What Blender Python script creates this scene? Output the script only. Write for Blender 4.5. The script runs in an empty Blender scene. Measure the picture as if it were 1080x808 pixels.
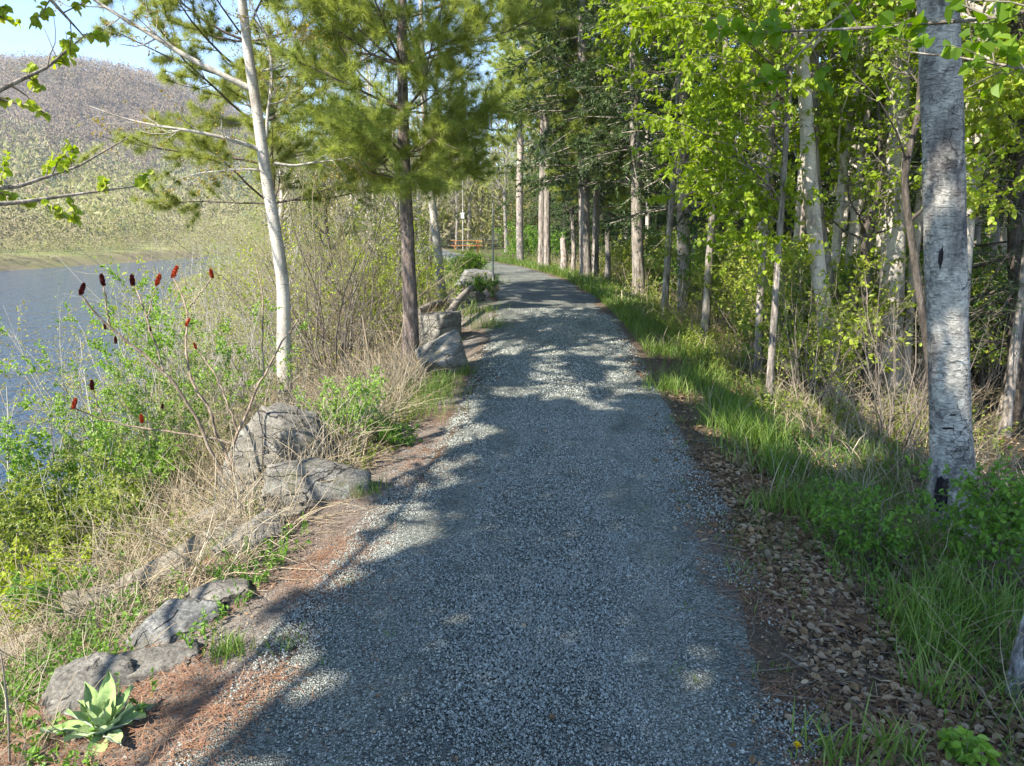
import bpy, math
import numpy as np
from mathutils import Vector, noise as mnoise

# ------------------------------------------------------------------ camera, sky, sun, exposure
scene = bpy.context.scene
COL = scene.collection
PITCH = math.radians(10.9)
EYE = 1.6
cam_d = bpy.data.cameras.new("camera")
cam_d.sensor_width = 36.0
cam_d.lens = 36.0 * 800 / 1080
cam_d.clip_start = 0.05
cam_d.clip_end = 6000
cam = bpy.data.objects.new("camera", cam_d)
cam.location = (0, 0, EYE)
cam.rotation_euler = (math.radians(90) - PITCH, 0, 0)
COL.objects.link(cam)
scene.camera = cam

SUN_EL = math.radians(43)
SUN_ROT = math.radians(232)                 # clockwise from +Y: behind the camera and to the left
SUN = np.array([math.sin(SUN_ROT) * math.cos(SUN_EL), math.cos(SUN_ROT) * math.cos(SUN_EL), math.sin(SUN_EL)])
world = bpy.data.worlds.new("World")
scene.world = world
world.use_nodes = True
wn = world.node_tree
sky = wn.nodes.new("ShaderNodeTexSky")
sky.sky_type = 'NISHITA'
sky.sun_disc = False
sky.sun_elevation = SUN_EL
sky.sun_rotation = SUN_ROT
sky.air_density = 0.7
sky.dust_density = 0.0
sky.ozone_density = 2.0
bg = wn.nodes["Background"]
bg.inputs["Strength"].default_value = 0.15
wn.links.new(sky.outputs[0], bg.inputs["Color"])
sun_d = bpy.data.lights.new("sun", 'SUN')
sun_d.energy = 4.5
sun_d.angle = math.radians(0.5)
sun_d.color = (1.0, 0.95, 0.86)
sun = bpy.data.objects.new("sun", sun_d)
sun.rotation_euler = Vector(-SUN).to_track_quat('-Z', 'Y').to_euler()
sun.location = (-20, -20, 30)
COL.objects.link(sun)
scene.view_settings.view_transform = 'Standard'
scene.view_settings.look = 'None'
scene.view_settings.gamma = 1.0
scene.view_settings.use_curve_mapping = False
scene.view_settings.exposure = 1.55
cy = scene.cycles
cy.max_bounces = 6
cy.diffuse_bounces = 4
cy.glossy_bounces = 2
cy.transmission_bounces = 4
cy.transparent_max_bounces = 4
cy.caustics_reflective = False
cy.caustics_refractive = False

# ------------------------------------------------------------------ numeric helpers
def norm(a):
    return a / np.maximum(np.linalg.norm(a, axis=-1, keepdims=True), 1e-9)

def vnoise(x, y, seed=0):
    x = np.asarray(x, float); y = np.asarray(y, float)
    xi = np.floor(x).astype(np.int64); yi = np.floor(y).astype(np.int64)
    xf = x - xi; yf = y - yi
    u = xf * xf * (3 - 2 * xf); v = yf * yf * (3 - 2 * yf)
    def h(a, b):
        n = (a * 374761393 + b * 668265263 + seed * 974711) & 0x7fffffff
        n = ((n ^ (n >> 13)) * 1274126177) & 0x7fffffff
        return ((n ^ (n >> 16)) & 0xffff) / 65535.0
    return (h(xi, yi) * (1 - u) + h(xi + 1, yi) * u) * (1 - v) + (h(xi, yi + 1) * (1 - u) + h(xi + 1, yi + 1) * u) * v

def fbm(x, y, seed=0, oct=3):
    s = 0; a = 1; t = 0
    for i in range(oct):
        s = s + a * vnoise(np.asarray(x) * 2 ** i, np.asarray(y) * 2 ** i, seed + i); t += a; a *= .5
    return s / t

def sstep(a, b, x):
    t = np.clip((np.asarray(x, float) - a) / (b - a), 0, 1)
    return t * t * (3 - 2 * t)

_PY = np.array([-40, -5, 2, 4, 6.3, 9, 11, 15, 17, 20, 22, 26, 28, 33, 39, 45, 52, 70, 100])
_PX = np.array([-2.5, -.35, -.03, .2, .45, .58, .62, .60, .55, .33, .08, -.5, -.9, -2.2, -3.8, -5.2, -7.6, -13, -18])
_dy = np.linspace(-40, 100, 1401)
_dx = np.interp(_dy, _PY, _PX)
_k = np.hanning(41); _k /= _k.sum()
_dx = np.convolve(np.pad(_dx, 20, mode='edge'), _k, mode='valid')
_ZY = np.array([-40, 0, 5, 8, 12, 20, 30, 45, 60, 100, 400])
_ZZ = np.array([0, 0, 0, .12, .36, .55, .62, .98, 1.2, 1.6, 2.0])
_dz = np.interp(_dy, _ZY, _ZZ)
_dz = np.convolve(np.pad(_dz, 20, mode='edge'), _k, mode='valid')
def pc(y): return np.interp(y, _dy, _dx)
def pz(y): return np.interp(y, _dy, _dz)
HW = 1.0
WATER = -2.5
SHORE = -62.0

def hgt(x, y):
    x = np.asarray(x, float); y = np.asarray(y, float)
    off = x - pc(y)
    st = np.interp(y, [0, 12, 40, 60], [1, 1, 1.4, 1.5])
    tl = np.maximum(-off - HW, 0) / st
    tr = np.maximum(off - HW, 0)
    zl = np.interp(tl, [0, .3, .8, 1.6, 3, 5, 6.2, 10, 14], [0, -.03, -.15, -.6, -1.4, -2.25, -2.8, -3.6, -4.2])
    zr = np.interp(tr, [0, .4, 1, 2, 4, 8, 20, 60], [0, -.04, -.14, -.34, -.55, -.62, -.4, .3])
    z = pz(y) + zl + zr
    b = (fbm(x * 1.3, y * 1.3, 5) - .5) * .22 * sstep(.15, 1.5, tl + tr)
    z = z + b
    # across the river
    t = SHORE + 6 * (fbm(x * 0 + 3.3, y * .03, 9) - .5) - x
    zf = np.interp(t, [-8, -1, 0, 1.5, 4, 15, 60, 150, 260], [-4.2, -2.9, -2.5, -1.5, -.9, -.2, 2.5, 9, 20])
    zf = zf + (fbm(x * .08, y * .08, 21) - .5) * 1.2 * sstep(3, 20, t)
    z = np.where(t > -8, zf, np.where(x < pc(y) - 14 * st - HW, np.minimum(z, -4.2), z))
    # wooded hills behind
    def ridge(cx, cyy, h, sx, sy, rot):
        c, s = math.cos(rot), math.sin(rot)
        a = ((x - cx) * c + (y - cyy) * s) / sx; bb = (-(x - cx) * s + (y - cyy) * c) / sy
        return h * np.exp(-(np.abs(a) ** 2.4) - bb * bb)
    hill = ridge(-330, 640, 106, 190, 200, .15) + ridge(-760, 640, 95, 260, 240, 0) + ridge(40, 1250, 90, 500, 260, 0)
    hill = hill * (1 + .08 * (fbm(x * .01, y * .01, 31) - .5)) * sstep(60, 400, np.hypot(x, y))
    return z + hill

CP, SP = math.cos(PITCH), math.sin(PITCH)
def ray(u, v):
    a = (u - 540) / 800; b = (404 - v) / 800
    return np.array([a, CP + b * SP, -SP + b * CP])
def pt(u, v, d):
    r = ray(u, v); return np.array([0, 0, EYE]) + r * (d / r[1])
def gp(u, v, maxd=400):
    r = ray(u, v); r = r / r[1]
    d = 1.0 + np.arange(0, 4000) * .01 if maxd <= 41 else np.concatenate([1 + np.arange(0, 4000) * .01, np.linspace(41, maxd, 2000)])
    z = EYE + r[2] * d
    hh = hgt(r[0] * d, d)
    i = np.argmax(z < hh)
    return np.array([r[0] * d[i], d[i], hh[i]])
def proj(p):
    p = np.asarray(p, float); x = p[..., 0]; y = p[..., 1]; z = p[..., 2] - EYE
    zc = y * CP - z * SP; up = y * SP + z * CP
    zs = np.where(zc > .05, zc, .05)
    return 540 + 800 * x / zs, 404 - 800 * up / zs, zc
def inframe(p, m=25):
    u, v, zc = proj(p)
    return (zc > .05) & (u > -m) & (u < 1080 + m) & (v > -m) & (v < 808 + m)
def gnd(x, y): return np.array([x, y, float(hgt(x, y))])

# ------------------------------------------------------------------ mesh builder
class MB:
    def __init__(s): s.v = []; s.f = []; s.n = 0
    def add(s, V, F, mat=0, smooth=False):
        V = np.asarray(V, np.float32).reshape(-1, 3); F = np.asarray(F, np.int64)
        if len(F) == 0: return
        s.v.append(V); s.f.append((F + s.n, mat, smooth)); s.n += len(V)
    def mesh(s, name, mats, off=None):
        me = bpy.data.meshes.new(name)
        V = np.concatenate(s.v) if s.v else np.zeros((0, 3), np.float32)
        if off is not None: V = V - np.asarray(off, np.float32)
        loops = np.concatenate([f.ravel() for f, _, _ in s.f]).astype(np.int32)
        sizes = np.concatenate([np.full(len(f), f.shape[1]) for f, _, _ in s.f])
        mi = np.concatenate([np.full(len(f), m) for f, m, _ in s.f]).astype(np.int32)
        sm = np.concatenate([np.full(len(f), q) for f, _, q in s.f]).astype(bool)
        me.vertices.add(len(V)); me.vertices.foreach_set("co", V.ravel())
        me.loops.add(len(loops)); me.loops.foreach_set("vertex_index", loops)
        me.polygons.add(len(sizes))
        me.polygons.foreach_set("loop_start", np.concatenate([[0], np.cumsum(sizes)[:-1]]).astype(np.int32))
        for m in (mats if isinstance(mats, (list, tuple)) else [mats]): me.materials.append(m)
        me.polygons.foreach_set("material_index", mi)
        me.polygons.foreach_set("use_smooth", sm)
        me.update(calc_edges=True)
        return me
    def obj(s, name, mats, parent=None, off=None):
        o = bpy.data.objects.new(name, s.mesh(name, mats, off))
        COL.objects.link(o)
        if parent is not None: o.parent = parent
        elif off is not None: o.location = off
        return o

def tag(o, label=None, cat=None, group=None, kind=None):
    if label: o["label"] = label
    if cat: o["category"] = cat
    if group: o["group"] = group
    if kind: o["kind"] = kind
    return o
def empty(name, loc, label, cat, group=None):
    o = bpy.data.objects.new(name, None); o.location = loc; COL.objects.link(o)
    return tag(o, label, cat, group)
def copy_thing(o, loc, rz=0, sc=1.0, label=None, group=None):
    c = o.copy(); COL.objects.link(c)
    c.location = loc; c.rotation_euler = (0, 0, rz); c.scale = (sc, sc, sc)
    if label: c["label"] = label
    if group: c["group"] = group
    for ch in list(o.children):
        k = ch.copy(); COL.objects.link(k); k.parent = c
        for g in list(ch.children):
            q = g.copy(); COL.objects.link(q); q.parent = k
    return c

def tubes(mb, P, R, sides=5, mat=0, smooth=True):
    P = np.asarray(P, float)
    if P.ndim == 2: P = P[None]; R = np.asarray(R)[None]
    n, K, _ = P.shape
    if n == 0: return
    T = norm(np.gradient(P, axis=1))
    D = norm(P[:, -1] - P[:, 0])
    ref = np.where(np.abs(D[:, 2:3]) < .75, np.array([[0, 0, 1.]]), np.array([[1., 0, 0]]))[:, None, :]
    U = norm(np.cross(T, np.broadcast_to(ref, T.shape))); W = np.cross(T, U)
    a = np.arange(sides) * 2 * math.pi / sides
    ring = P[:, :, None, :] + R[:, :, None, None] * (np.cos(a)[None, None, :, None] * U[:, :, None, :] + np.sin(a)[None, None, :, None] * W[:, :, None, :])
    base = (np.arange(n) * K * sides)[:, None, None]
    k = np.arange(K - 1)[None, :, None]; j = np.arange(sides)[None, None, :]
    j2 = (j + 1) % sides
    F = np.stack([base + k * sides + j, base + k * sides + j2, base + (k + 1) * sides + j2, base + (k + 1) * sides + j], -1).reshape(-1, 4)
    mb.add(ring.reshape(-1, 3), F, mat, smooth)

def curves(rng, S, D, L, K, wob=.15, up=0.0):
    n = len(S); P = np.zeros((n, K, 3)); P[:, 0] = S; D = norm(D)
    L = np.broadcast_to(np.asarray(L, float), (n,))
    for k in range(1, K):
        D = norm(D + wob * rng.normal(size=(n, 3)) + np.array([0, 0, up]))
        P[:, k] = P[:, k - 1] + D * (L / (K - 1))[:, None]
    return P

def spawn(rng, P, R, m, t0, t1, ang, L, K=4, rr=.55, rend=.25, wob=.15, up=0.0, lt=0.3, flat=0.0, rmin=.0012):
    n, Kp, _ = P.shape
    t = rng.uniform(t0, t1, (n, m)) * (Kp - 1)
    i = np.clip(np.floor(t).astype(int), 0, Kp - 2); f = (t - i)[..., None]
    a = np.arange(n)[:, None]
    S = P[a, i] * (1 - f) + P[a, i + 1] * f
    T = norm(P[a, i + 1] - P[a, i])
    r = R[a, i] * (1 - f[..., 0]) + R[a, i + 1] * f[..., 0]
    q = rng.normal(size=(n, m, 3)); q[..., 2] *= (1 - flat)
    q = norm(q - (q * T).sum(-1, keepdims=True) * T)
    an = np.radians(rng.uniform(ang[0], ang[1], (n, m, 1)))
    D = np.cos(an) * T + np.sin(an) * q
    Ls = rng.uniform(L[0], L[1], (n, m)) * (1 - lt * t / (Kp - 1))
    Pc = curves(rng, S.reshape(-1, 3), D.reshape(-1, 3), Ls.reshape(-1), K, wob, up)
    r0 = np.maximum(r.reshape(-1) * rr, rmin)
    Rc = r0[:, None] * np.linspace(1, rend, K)[None]
    return Pc, np.maximum(Rc, rmin * .5)

def along(rng, P, m, t0=.1, t1=1.0):
    n, K, _ = P.shape
    t = rng.uniform(t0, t1, (n, m)) * (K - 1)
    i = np.clip(np.floor(t).astype(int), 0, K - 2); f = (t - i)[..., None]; a = np.arange(n)[:, None]
    S = P[a, i] * (1 - f) + P[a, i + 1] * f
    T = norm(P[a, i + 1] - P[a, i])
    return S.reshape(-1, 3), T.reshape(-1, 3)

def leaves(mb, P, D, N, L, W, mat=0, fold=.18, droop=.0, oval=True):
    n = len(P)
    if n == 0: return
    D = norm(D); S = norm(np.cross(D, N)); N = np.cross(S, D)
    L = np.broadcast_to(np.asarray(L, float), (n,))[:, None]; W = np.broadcast_to(np.asarray(W, float), (n,))[:, None]
    dz = np.array([[0, 0, -1.]]) * droop * L
    tip = P + D * L + dz
    if oval:
        m1 = P + D * L * .28 + dz * .1 + N * fold * W; m2 = P + D * L * .66 + dz * .45 + N * fold * W
        V = np.stack([P, m1 + S * W * .48, m2 + S * W * .42, tip, m2 - S * W * .42, m1 - S * W * .48], 1)
        b = np.arange(n)[:, None] * 6
        F = np.concatenate([b + np.array([[0, 1, 2, 3]]), b + np.array([[0, 3, 4, 5]])])
    else:
        m = P + D * L * .45 + dz * .25 + N * fold * W
        V = np.stack([P, m + S * W * .5, tip, m - S * W * .5], 1)
        b = np.arange(n)[:, None] * 4
        F = np.concatenate([b + np.array([[0, 1, 2]]), b + np.array([[0, 2, 3]])])
    mb.add(V.reshape(-1, 3), F, mat, False)

def leafy(rng, mb, P, m, L, W, mat=0, t0=.1, t1=1., updn=1.0, spread=1.0, oval=True, droop=.15, scat=.0, base=None):
    S, T = along(rng, P, m, t0, t1)
    if base is not None:
        k = sun_clear(S + base); S = S[k]; T = T[k]
    n = len(S)
    D = norm(T * .5 + spread * rng.normal(size=(n, 3)) * .7 + np.array([0, 0, -.15]))
    N = norm(np.array([0, 0, updn]) + rng.normal(size=(n, 3)) * .55)
    if scat: S = S + rng.normal(size=S.shape) * scat
    s = rng.uniform(.65, 1.2, n)
    leaves(mb, S, D, N, L * s, W * s, mat, oval=oval, droop=droop)

def tufts(rng, mb, S, T, m, L, w, mat=0, fwd=.55):
    n = len(S)
    D = norm(T[:, None, :] * fwd + rng.normal(size=(n, m, 3)) * .55).reshape(-1, 3)
    B = np.repeat(S, m, 0) + D * 0.004
    Ls = (L * rng.uniform(.75, 1.15, n * m))[:, None]
    q = norm(np.cross(D, rng.normal(size=D.shape)))
    tip = B + D * Ls + np.array([0, 0, -1]) * Ls * .12
    V = np.stack([B - q * w * .5, B + q * w * .5, tip], 1)
    mb.add(V.reshape(-1, 3), np.arange(n * m)[:, None] * 3 + np.array([[0, 1, 2]]), mat, False)

def blades(rng, mb, P, H, w, mat=0, bend=.5, K=4, tilt=.15):
    n = len(P)
    if n == 0: return
    az = rng.uniform(0, 2 * math.pi, n)
    d = np.stack([np.cos(az), np.sin(az), 0 * az], 1)
    fz = az + rng.normal(size=n) * .6 + math.pi / 2
    s = np.stack([np.cos(fz), np.sin(fz), 0 * az], 1)
    H = np.broadcast_to(np.asarray(H, float), (n,)); w = np.broadcast_to(np.asarray(w, float), (n,))
    b = bend * rng.uniform(.2, 1.4, n)
    t = np.linspace(0, 1, K)
    x = (tilt * t[None] + b[:, None] * t[None] ** 2)
    z = np.sqrt(np.maximum(t[None] ** 2 * 1.0 - .55 * (b[:, None] * t[None] ** 2) ** 2, .01 * t[None]))
    c = P[:, None, :] + H[:, None, None] * (x[..., None] * d[:, None, :] + z[..., None] * np.array([0, 0, 1.]))
    ww = w[:, None] * (np.array([.8, 1.0, .7, .08]) if K == 4 else np.linspace(1, .08, K))[None]
    V = np.stack([c - s[:, None, :] * ww[..., None] * .5, c + s[:, None, :] * ww[..., None] * .5], 2).reshape(-1, 3)
    bb = (np.arange(n) * 2 * K)[:, None]; k = np.arange(K - 1)[None] * 2
    F = np.stack([bb + k, bb + k + 1, bb + k + 3, bb + k + 2], -1).reshape(-1, 4)
    mb.add(V, F, mat, False)

def boxg(mb, c, h, rz=0, rx=0, mat=0, bev=.004):
    # chamfered box: centre, half sizes
    import bmesh
    bm = bmesh.new(); bmesh.ops.create_cube(bm, size=2)
    for v in bm.verts: v.co = Vector((v.co.x * h[0], v.co.y * h[1], v.co.z * h[2]))
    if bev: bmesh.ops.bevel(bm, geom=bm.edges[:], offset=bev, segments=1, affect='EDGES')
    V = np.array([v.co[:] for v in bm.verts])
    cx, sx = math.cos(rx), math.sin(rx)
    V = V @ np.array([[1, 0, 0], [0, cx, sx], [0, -sx, cx]])
    cz, sz = math.cos(rz), math.sin(rz)
    V = V @ np.array([[cz, sz, 0], [-sz, cz, 0], [0, 0, 1]]) + np.array(c)
    bm.verts.index_update()
    for k in (3, 4, 5, 6, 8):
        F = [[v.index for v in f.verts] for f in bm.faces if len(f.verts) == k]
        if F:
            st = mb.n
            mb.v.append(np.zeros((0, 3), np.float32))
            mb.f.append((np.array(F) + st, mat, False))
    mb.v.append(V.astype(np.float32)); mb.n += len(V)
    bm.free()

# ------------------------------------------------------------------ materials
def newmat(name):
    m = bpy.data.materials.new(name); m.use_nodes = True
    nt = m.node_tree; nt.nodes.clear()
    out = nt.nodes.new("ShaderNodeOutputMaterial")
    return m, nt, out
def N(nt, t, **kw):
    n = nt.nodes.new(t)
    for k, v in kw.items(): setattr(n, k, v)
    return n
def ramp(nt, fac, stops):
    r = nt.nodes.new("ShaderNodeValToRGB")
    el = r.color_ramp.elements
    while len(el) < len(stops): el.new(.5)
    for e, (p, c) in zip(el, stops): e.position = p; e.color = (*c, 1)
    nt.links.new(fac, r.inputs[0]); return r.outputs[0]
def noisen(nt, vec, scale, detail=4, rough=.55, dist=0):
    n = nt.nodes.new("ShaderNodeTexNoise")
    n.inputs["Scale"].default_value = scale; n.inputs["Detail"].default_value = detail
    n.inputs["Roughness"].default_value = rough; n.inputs["Distortion"].default_value = dist
    if vec is not None: nt.links.new(vec, n.inputs["Vector"])
    return n.outputs["Fac"]
def mapping(nt, vec, sc, loc=(0, 0, 0), rot=(0, 0, 0)):
    m = nt.nodes.new("ShaderNodeMapping")
    m.inputs["Scale"].default_value = sc; m.inputs["Location"].default_value = loc; m.inputs["Rotation"].default_value = rot
    nt.links.new(vec, m.inputs["Vector"]); return m.outputs[0]
def mixc(nt, fac, a, b, mode='MIX'):
    m = nt.nodes.new("ShaderNodeMix"); m.data_type = 'RGBA'; m.blend_type = mode
    if isinstance(fac, (int, float)): m.inputs[0].default_value = fac
    else: nt.links.new(fac, m.inputs[0])
    for i, c in ((6, a), (7, b)):
        if isinstance(c, tuple): m.inputs[i].default_value = (*c, 1)
        else: nt.links.new(c, m.inputs[i])
    return m.outputs[2]
def coord(nt, which="Object"):
    return nt.nodes.new("ShaderNodeTexCoord").outputs[which]
def princ(nt, out, col, rough=.8, spec=.3, bump=None, bs=.5, bd=.02):
    p = nt.nodes.new("ShaderNodeBsdfPrincipled")
    if isinstance(col, tuple): p.inputs["Base Color"].default_value = (*col, 1)
    else: nt.links.new(col, p.inputs["Base Color"])
    p.inputs["Roughness"].default_value = rough
    p.inputs["Specular IOR Level"].default_value = spec
    if bump is not None:
        b = nt.nodes.new("ShaderNodeBump"); b.inputs["Strength"].default_value = bs; b.inputs["Distance"].default_value = bd
        nt.links.new(bump, b.inputs["Height"]); nt.links.new(b.outputs[0], p.inputs["Normal"])
    nt.links.new(p.outputs[0], out.inputs[0]); return p

def leafmat(name, cols, trans=.45, rough=.5, spec=.35, gain=1.35):
    m, nt, out = newmat(name)
    g = nt.nodes.new("ShaderNodeNewGeometry")
    k = len(cols)
    c = ramp(nt, g.outputs["Random Per Island"], [(i / (k - 1), cc) for i, cc in enumerate(cols)])
    p = princ(nt, out, c, rough, spec)
    t = nt.nodes.new("ShaderNodeBsdfTranslucent")
    hs = nt.nodes.new("ShaderNodeHueSaturation"); hs.inputs["Saturation"].default_value = 1.1; hs.inputs["Value"].default_value = gain
    nt.links.new(c, hs.inputs["Color"]); nt.links.new(hs.outputs[0], t.inputs["Color"])
    mx = nt.nodes.new("ShaderNodeMixShader"); mx.inputs[0].default_value = trans
    nt.links.new(p.outputs[0], mx.inputs[1]); nt.links.new(t.outputs[0], mx.inputs[2]); nt.links.new(mx.outputs[0], out.inputs[0])
    return m
def islandmat(name, cols, rough=.8, spec=.2):
    m, nt, out = newmat(name)
    g = nt.nodes.new("ShaderNodeNewGeometry"); k = len(cols)
    c = ramp(nt, g.outputs["Random Per Island"], [(i / (k - 1), cc) for i, cc in enumerate(cols)])
    princ(nt, out, c, rough, spec); return m

M = {}
M['aspen'] = leafmat("aspen_leaf", [(.19, .27, .02), (.30, .40, .03), (.24, .33, .025), (.38, .45, .05)], .5)
M['aspen_deep'] = leafmat("broad_leaf", [(.10, .19, .015), (.15, .26, .02), (.20, .31, .03)], .55)
M['lime'] = leafmat("spring_leaf", [(.26, .36, .03), (.38, .46, .05), (.32, .38, .04), (.42, .44, .07)], .45)
M['bud'] = leafmat("budding_leaf", [(.26, .26, .07), (.34, .36, .07), (.30, .25, .10), (.40, .38, .12)], .4)
M['orange_bud'] = leafmat("bronze_leaf", [(.34, .24, .05), (.40, .30, .05), (.28, .25, .05)], .4)
M['pine'] = leafmat("pine_needle", [(.24, .29, .06), (.33, .38, .08), (.42, .45, .11), (.29, .34, .09)], .5)
M['pine_pale'] = leafmat("pale_pine_needle", [(.25, .29, .07), (.34, .37, .09), (.40, .41, .11)], .45)
M['spruce'] = leafmat("spruce_needle", [(.035, .065, .02), (.06, .10, .025), (.10, .15, .04), (.05, .085, .03)], .2)
M['hemlock'] = leafmat("hemlock_needle", [(.05, .10, .03), (.09, .15, .03), (.13, .19, .04)], .25)
M['herb'] = leafmat("herb_leaf", [(.09, .19, .025), (.15, .28, .03), (.20, .33, .05), (.12, .23, .04)], .4)
M['shrub'] = leafmat("shrub_leaf", [(.15, .27, .03), (.24, .38, .05), (.30, .42, .08)], .4)
M['under'] = leafmat("undergrowth_leaf", [(.18, .23, .035), (.28, .33, .05), (.34, .37, .07), (.14, .20, .035)], .45)
M['grass'] = leafmat("grass_blade", [(.08, .15, .02), (.12, .21, .03), (.18, .26, .04), (.26, .29, .09)], .35)
M['straw'] = islandmat("dry_stem", [(.32, .25, .15), (.42, .34, .22), (.24, .18, .11), (.50, .43, .31)])
M['twig'] = islandmat("twig_bark", [(.12, .095, .075), (.19, .155, .12), (.25, .21, .165)])
M['pale_twig'] = islandmat("pale_twig_bark", [(.34, .31, .26), (.45, .42, .36), (.28, .24, .20)])
M['litter'] = islandmat("dead_leaf", [(.10, .058, .03), (.21, .125, .062), (.31, .205, .115), (.41, .31, .20), (.14, .083, .043), (.26, .155, .072), (.34, .245, .15)], .75, .25)
M['needle_litter'] = islandmat("dead_needle", [(.22, .10, .055), (.32, .165, .09), (.26, .13, .075), (.40, .27, .17)])
M['fruit'] = islandmat("sumac_fruit", [(.12, .016, .016), (.06, .014, .014), (.20, .03, .02)], .8)
M['fruit_red'] = islandmat("red_sumac_fruit", [(.42, .06, .02), (.50, .10, .03), (.36, .04, .02)], .8)

def bark(name, c1, c2, c3, sc=(14, 14, 3), bump=.8, crack=.5):
    m, nt, out = newmat(name)
    co = coord(nt)
    n1 = noisen(nt, mapping(nt, co, sc), 1.0, 6, .65, .4)
    n2 = noisen(nt, mapping(nt, co, (3, 3, 2)), 1.0, 4)
    c = ramp(nt, n1, [(.38, c1), (.5, c2), (.63, c3)])
    c = mixc(nt, ramp(nt, n2, [(.35, (0, 0, 0)), (.7, (.6, .6, .6))]), c, c2)
    n3 = noisen(nt, mapping(nt, co, (sc[0] * 3, sc[1] * 3, sc[2] * 4)), 1.0, 5, .7)
    c = mixc(nt, .5, c, ramp(nt, n3, [(.35, (.15, .15, .15)), (.65, (.85, .85, .85))]), 'OVERLAY')
    princ(nt, out, c, .9, .15, n1, bump, .03); return m
M['bark_grey'] = bark("grey_bark", (.09, .075, .06), (.26, .22, .18), (.42, .37, .31), (22, 22, 4))
M['bark_pine'] = bark("pine_bark", (.055, .045, .038), (.15, .115, .095), (.26, .21, .18), (26, 26, 6))
M['bark_pink'] = bark("flaky_bark", (.16, .12, .095), (.40, .33, .27), (.58, .50, .43), (24, 24, 9))
M['bark_dark'] = bark("dark_bark", (.04, .033, .027), (.10, .082, .065), (.17, .14, .115), (20, 20, 5))

def birch(name, white=(.62, .60, .56), grey=(.30, .285, .27), dark=(.055, .048, .042), amt=.55, moss=0.0):
    m, nt, out = newmat(name)
    co = coord(nt)
    big = noisen(nt, mapping(nt, co, (5, 5, 2.2)), 1.0, 5, .6, .6)
    base = ramp(nt, big, [(.36, grey), (amt, white), (.8, tuple(min(1, w * 1.12) for w in white))])
    lent = noisen(nt, mapping(nt, co, (11, 11, 95)), 1.0, 3, .5)
    l = ramp(nt, lent, [(.60, (0, 0, 0)), (.70, (1, 1, 1))])
    c = mixc(nt, l, base, tuple(.5 * (g + d) for g, d in zip(grey, dark)))
    pat = noisen(nt, mapping(nt, co, (7, 7, 9), (3, 1, 2)), 1.0, 6, .72, 1.3)
    q = ramp(nt, pat, [(.60, (0, 0, 0)), (.68, (1, 1, 1))])
    c = mixc(nt, q, c, dark)
    fine = noisen(nt, mapping(nt, co, (60, 60, 40)), 1.0, 4, .6)
    c = mixc(nt, .25, c, ramp(nt, fine, [(.3, (.05, .05, .05)), (.7, (.85, .83, .8))]), 'OVERLAY')
    princ(nt, out, c, .8, .2, pat, .5, .02); return m
M['birch'] = birch("birch_bark", (.50, .485, .46), (.22, .205, .195), (.05, .044, .04), .60)
M['birch_clean'] = birch("pale_birch_bark", (.52, .47, .40), (.29, .25, .205), (.09, .075, .065), .56)
M['birch_tan'] = birch("tan_birch_bark", (.58, .51, .43), (.33, .28, .23), (.10, .08, .065), .50)

def old_birch(name):
    m, nt, out = newmat(name); co = coord(nt)
    big = noisen(nt, mapping(nt, co, (6, 6, 2.6), (.3, 2, 1)), 1.0, 6, .65, .8)
    base = ramp(nt, big, [(.36, (.13, .12, .112)), (.46, (.29, .268, .235)), (.57, (.47, .43, .365)), (.74, (.58, .53, .455))])
    fl = noisen(nt, mapping(nt, co, (16, 16, 34)), 1.0, 6, .72, 1.6)
    base = mixc(nt, .7, base, ramp(nt, fl, [(.36, (.12, .12, .12)), (.62, (.88, .88, .87))]), 'OVERLAY')
    lent = noisen(nt, mapping(nt, co, (12, 12, 110)), 1.0, 3, .5, .4)
    c = mixc(nt, ramp(nt, lent, [(.62, (0, 0, 0)), (.68, (.85, .85, .85))]), base, (.07, .06, .055))
    vo = N(nt, "ShaderNodeTexVoronoi", feature='DISTANCE_TO_EDGE'); vo.inputs["Scale"].default_value = 1.0
    wv = nt.nodes.new("ShaderNodeVectorMath"); wv.operation = 'ADD'
    nz = nt.nodes.new("ShaderNodeTexNoise"); nz.inputs["Scale"].default_value = 14; nz.inputs["Detail"].default_value = 4; nt.links.new(co, nz.inputs["Vector"])
    sc_ = nt.nodes.new("ShaderNodeVectorMath"); sc_.operation = 'SCALE'; sc_.inputs["Scale"].default_value = .8; nt.links.new(nz.outputs["Color"], sc_.inputs[0])
    nt.links.new(mapping(nt, co, (11, 11, 9)), wv.inputs[0]); nt.links.new(sc_.outputs[0], wv.inputs[1]); nt.links.new(wv.outputs[0], vo.inputs["Vector"])
    ed = ramp(nt, vo.outputs["Distance"], [(.0, (1, 1, 1)), (.035, (0, 0, 0))])
    mk = ramp(nt, noisen(nt, mapping(nt, co, (4, 4, 3), (5, 2, 7)), 1.0, 4, .6), [(.50, (0, 0, 0)), (.58, (1, 1, 1))])
    em = mixc(nt, 1.0, ed, mk, 'MULTIPLY')
    c = mixc(nt, em, c, (.03, .026, .024))
    pat = noisen(nt, mapping(nt, co, (6, 6, 10), (3, 1, 2)), 1.0, 7, .75, 1.6)
    c = mixc(nt, ramp(nt, pat, [(.60, (0, 0, 0)), (.66, (.9, .9, .9))]), c, (.05, .045, .04))
    princ(nt, out, c, .85, .2, mixc(nt, .5, fl, pat), 1.0, .035); return m
M['birch_old'] = old_birch("scarred_birch_bark")

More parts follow.
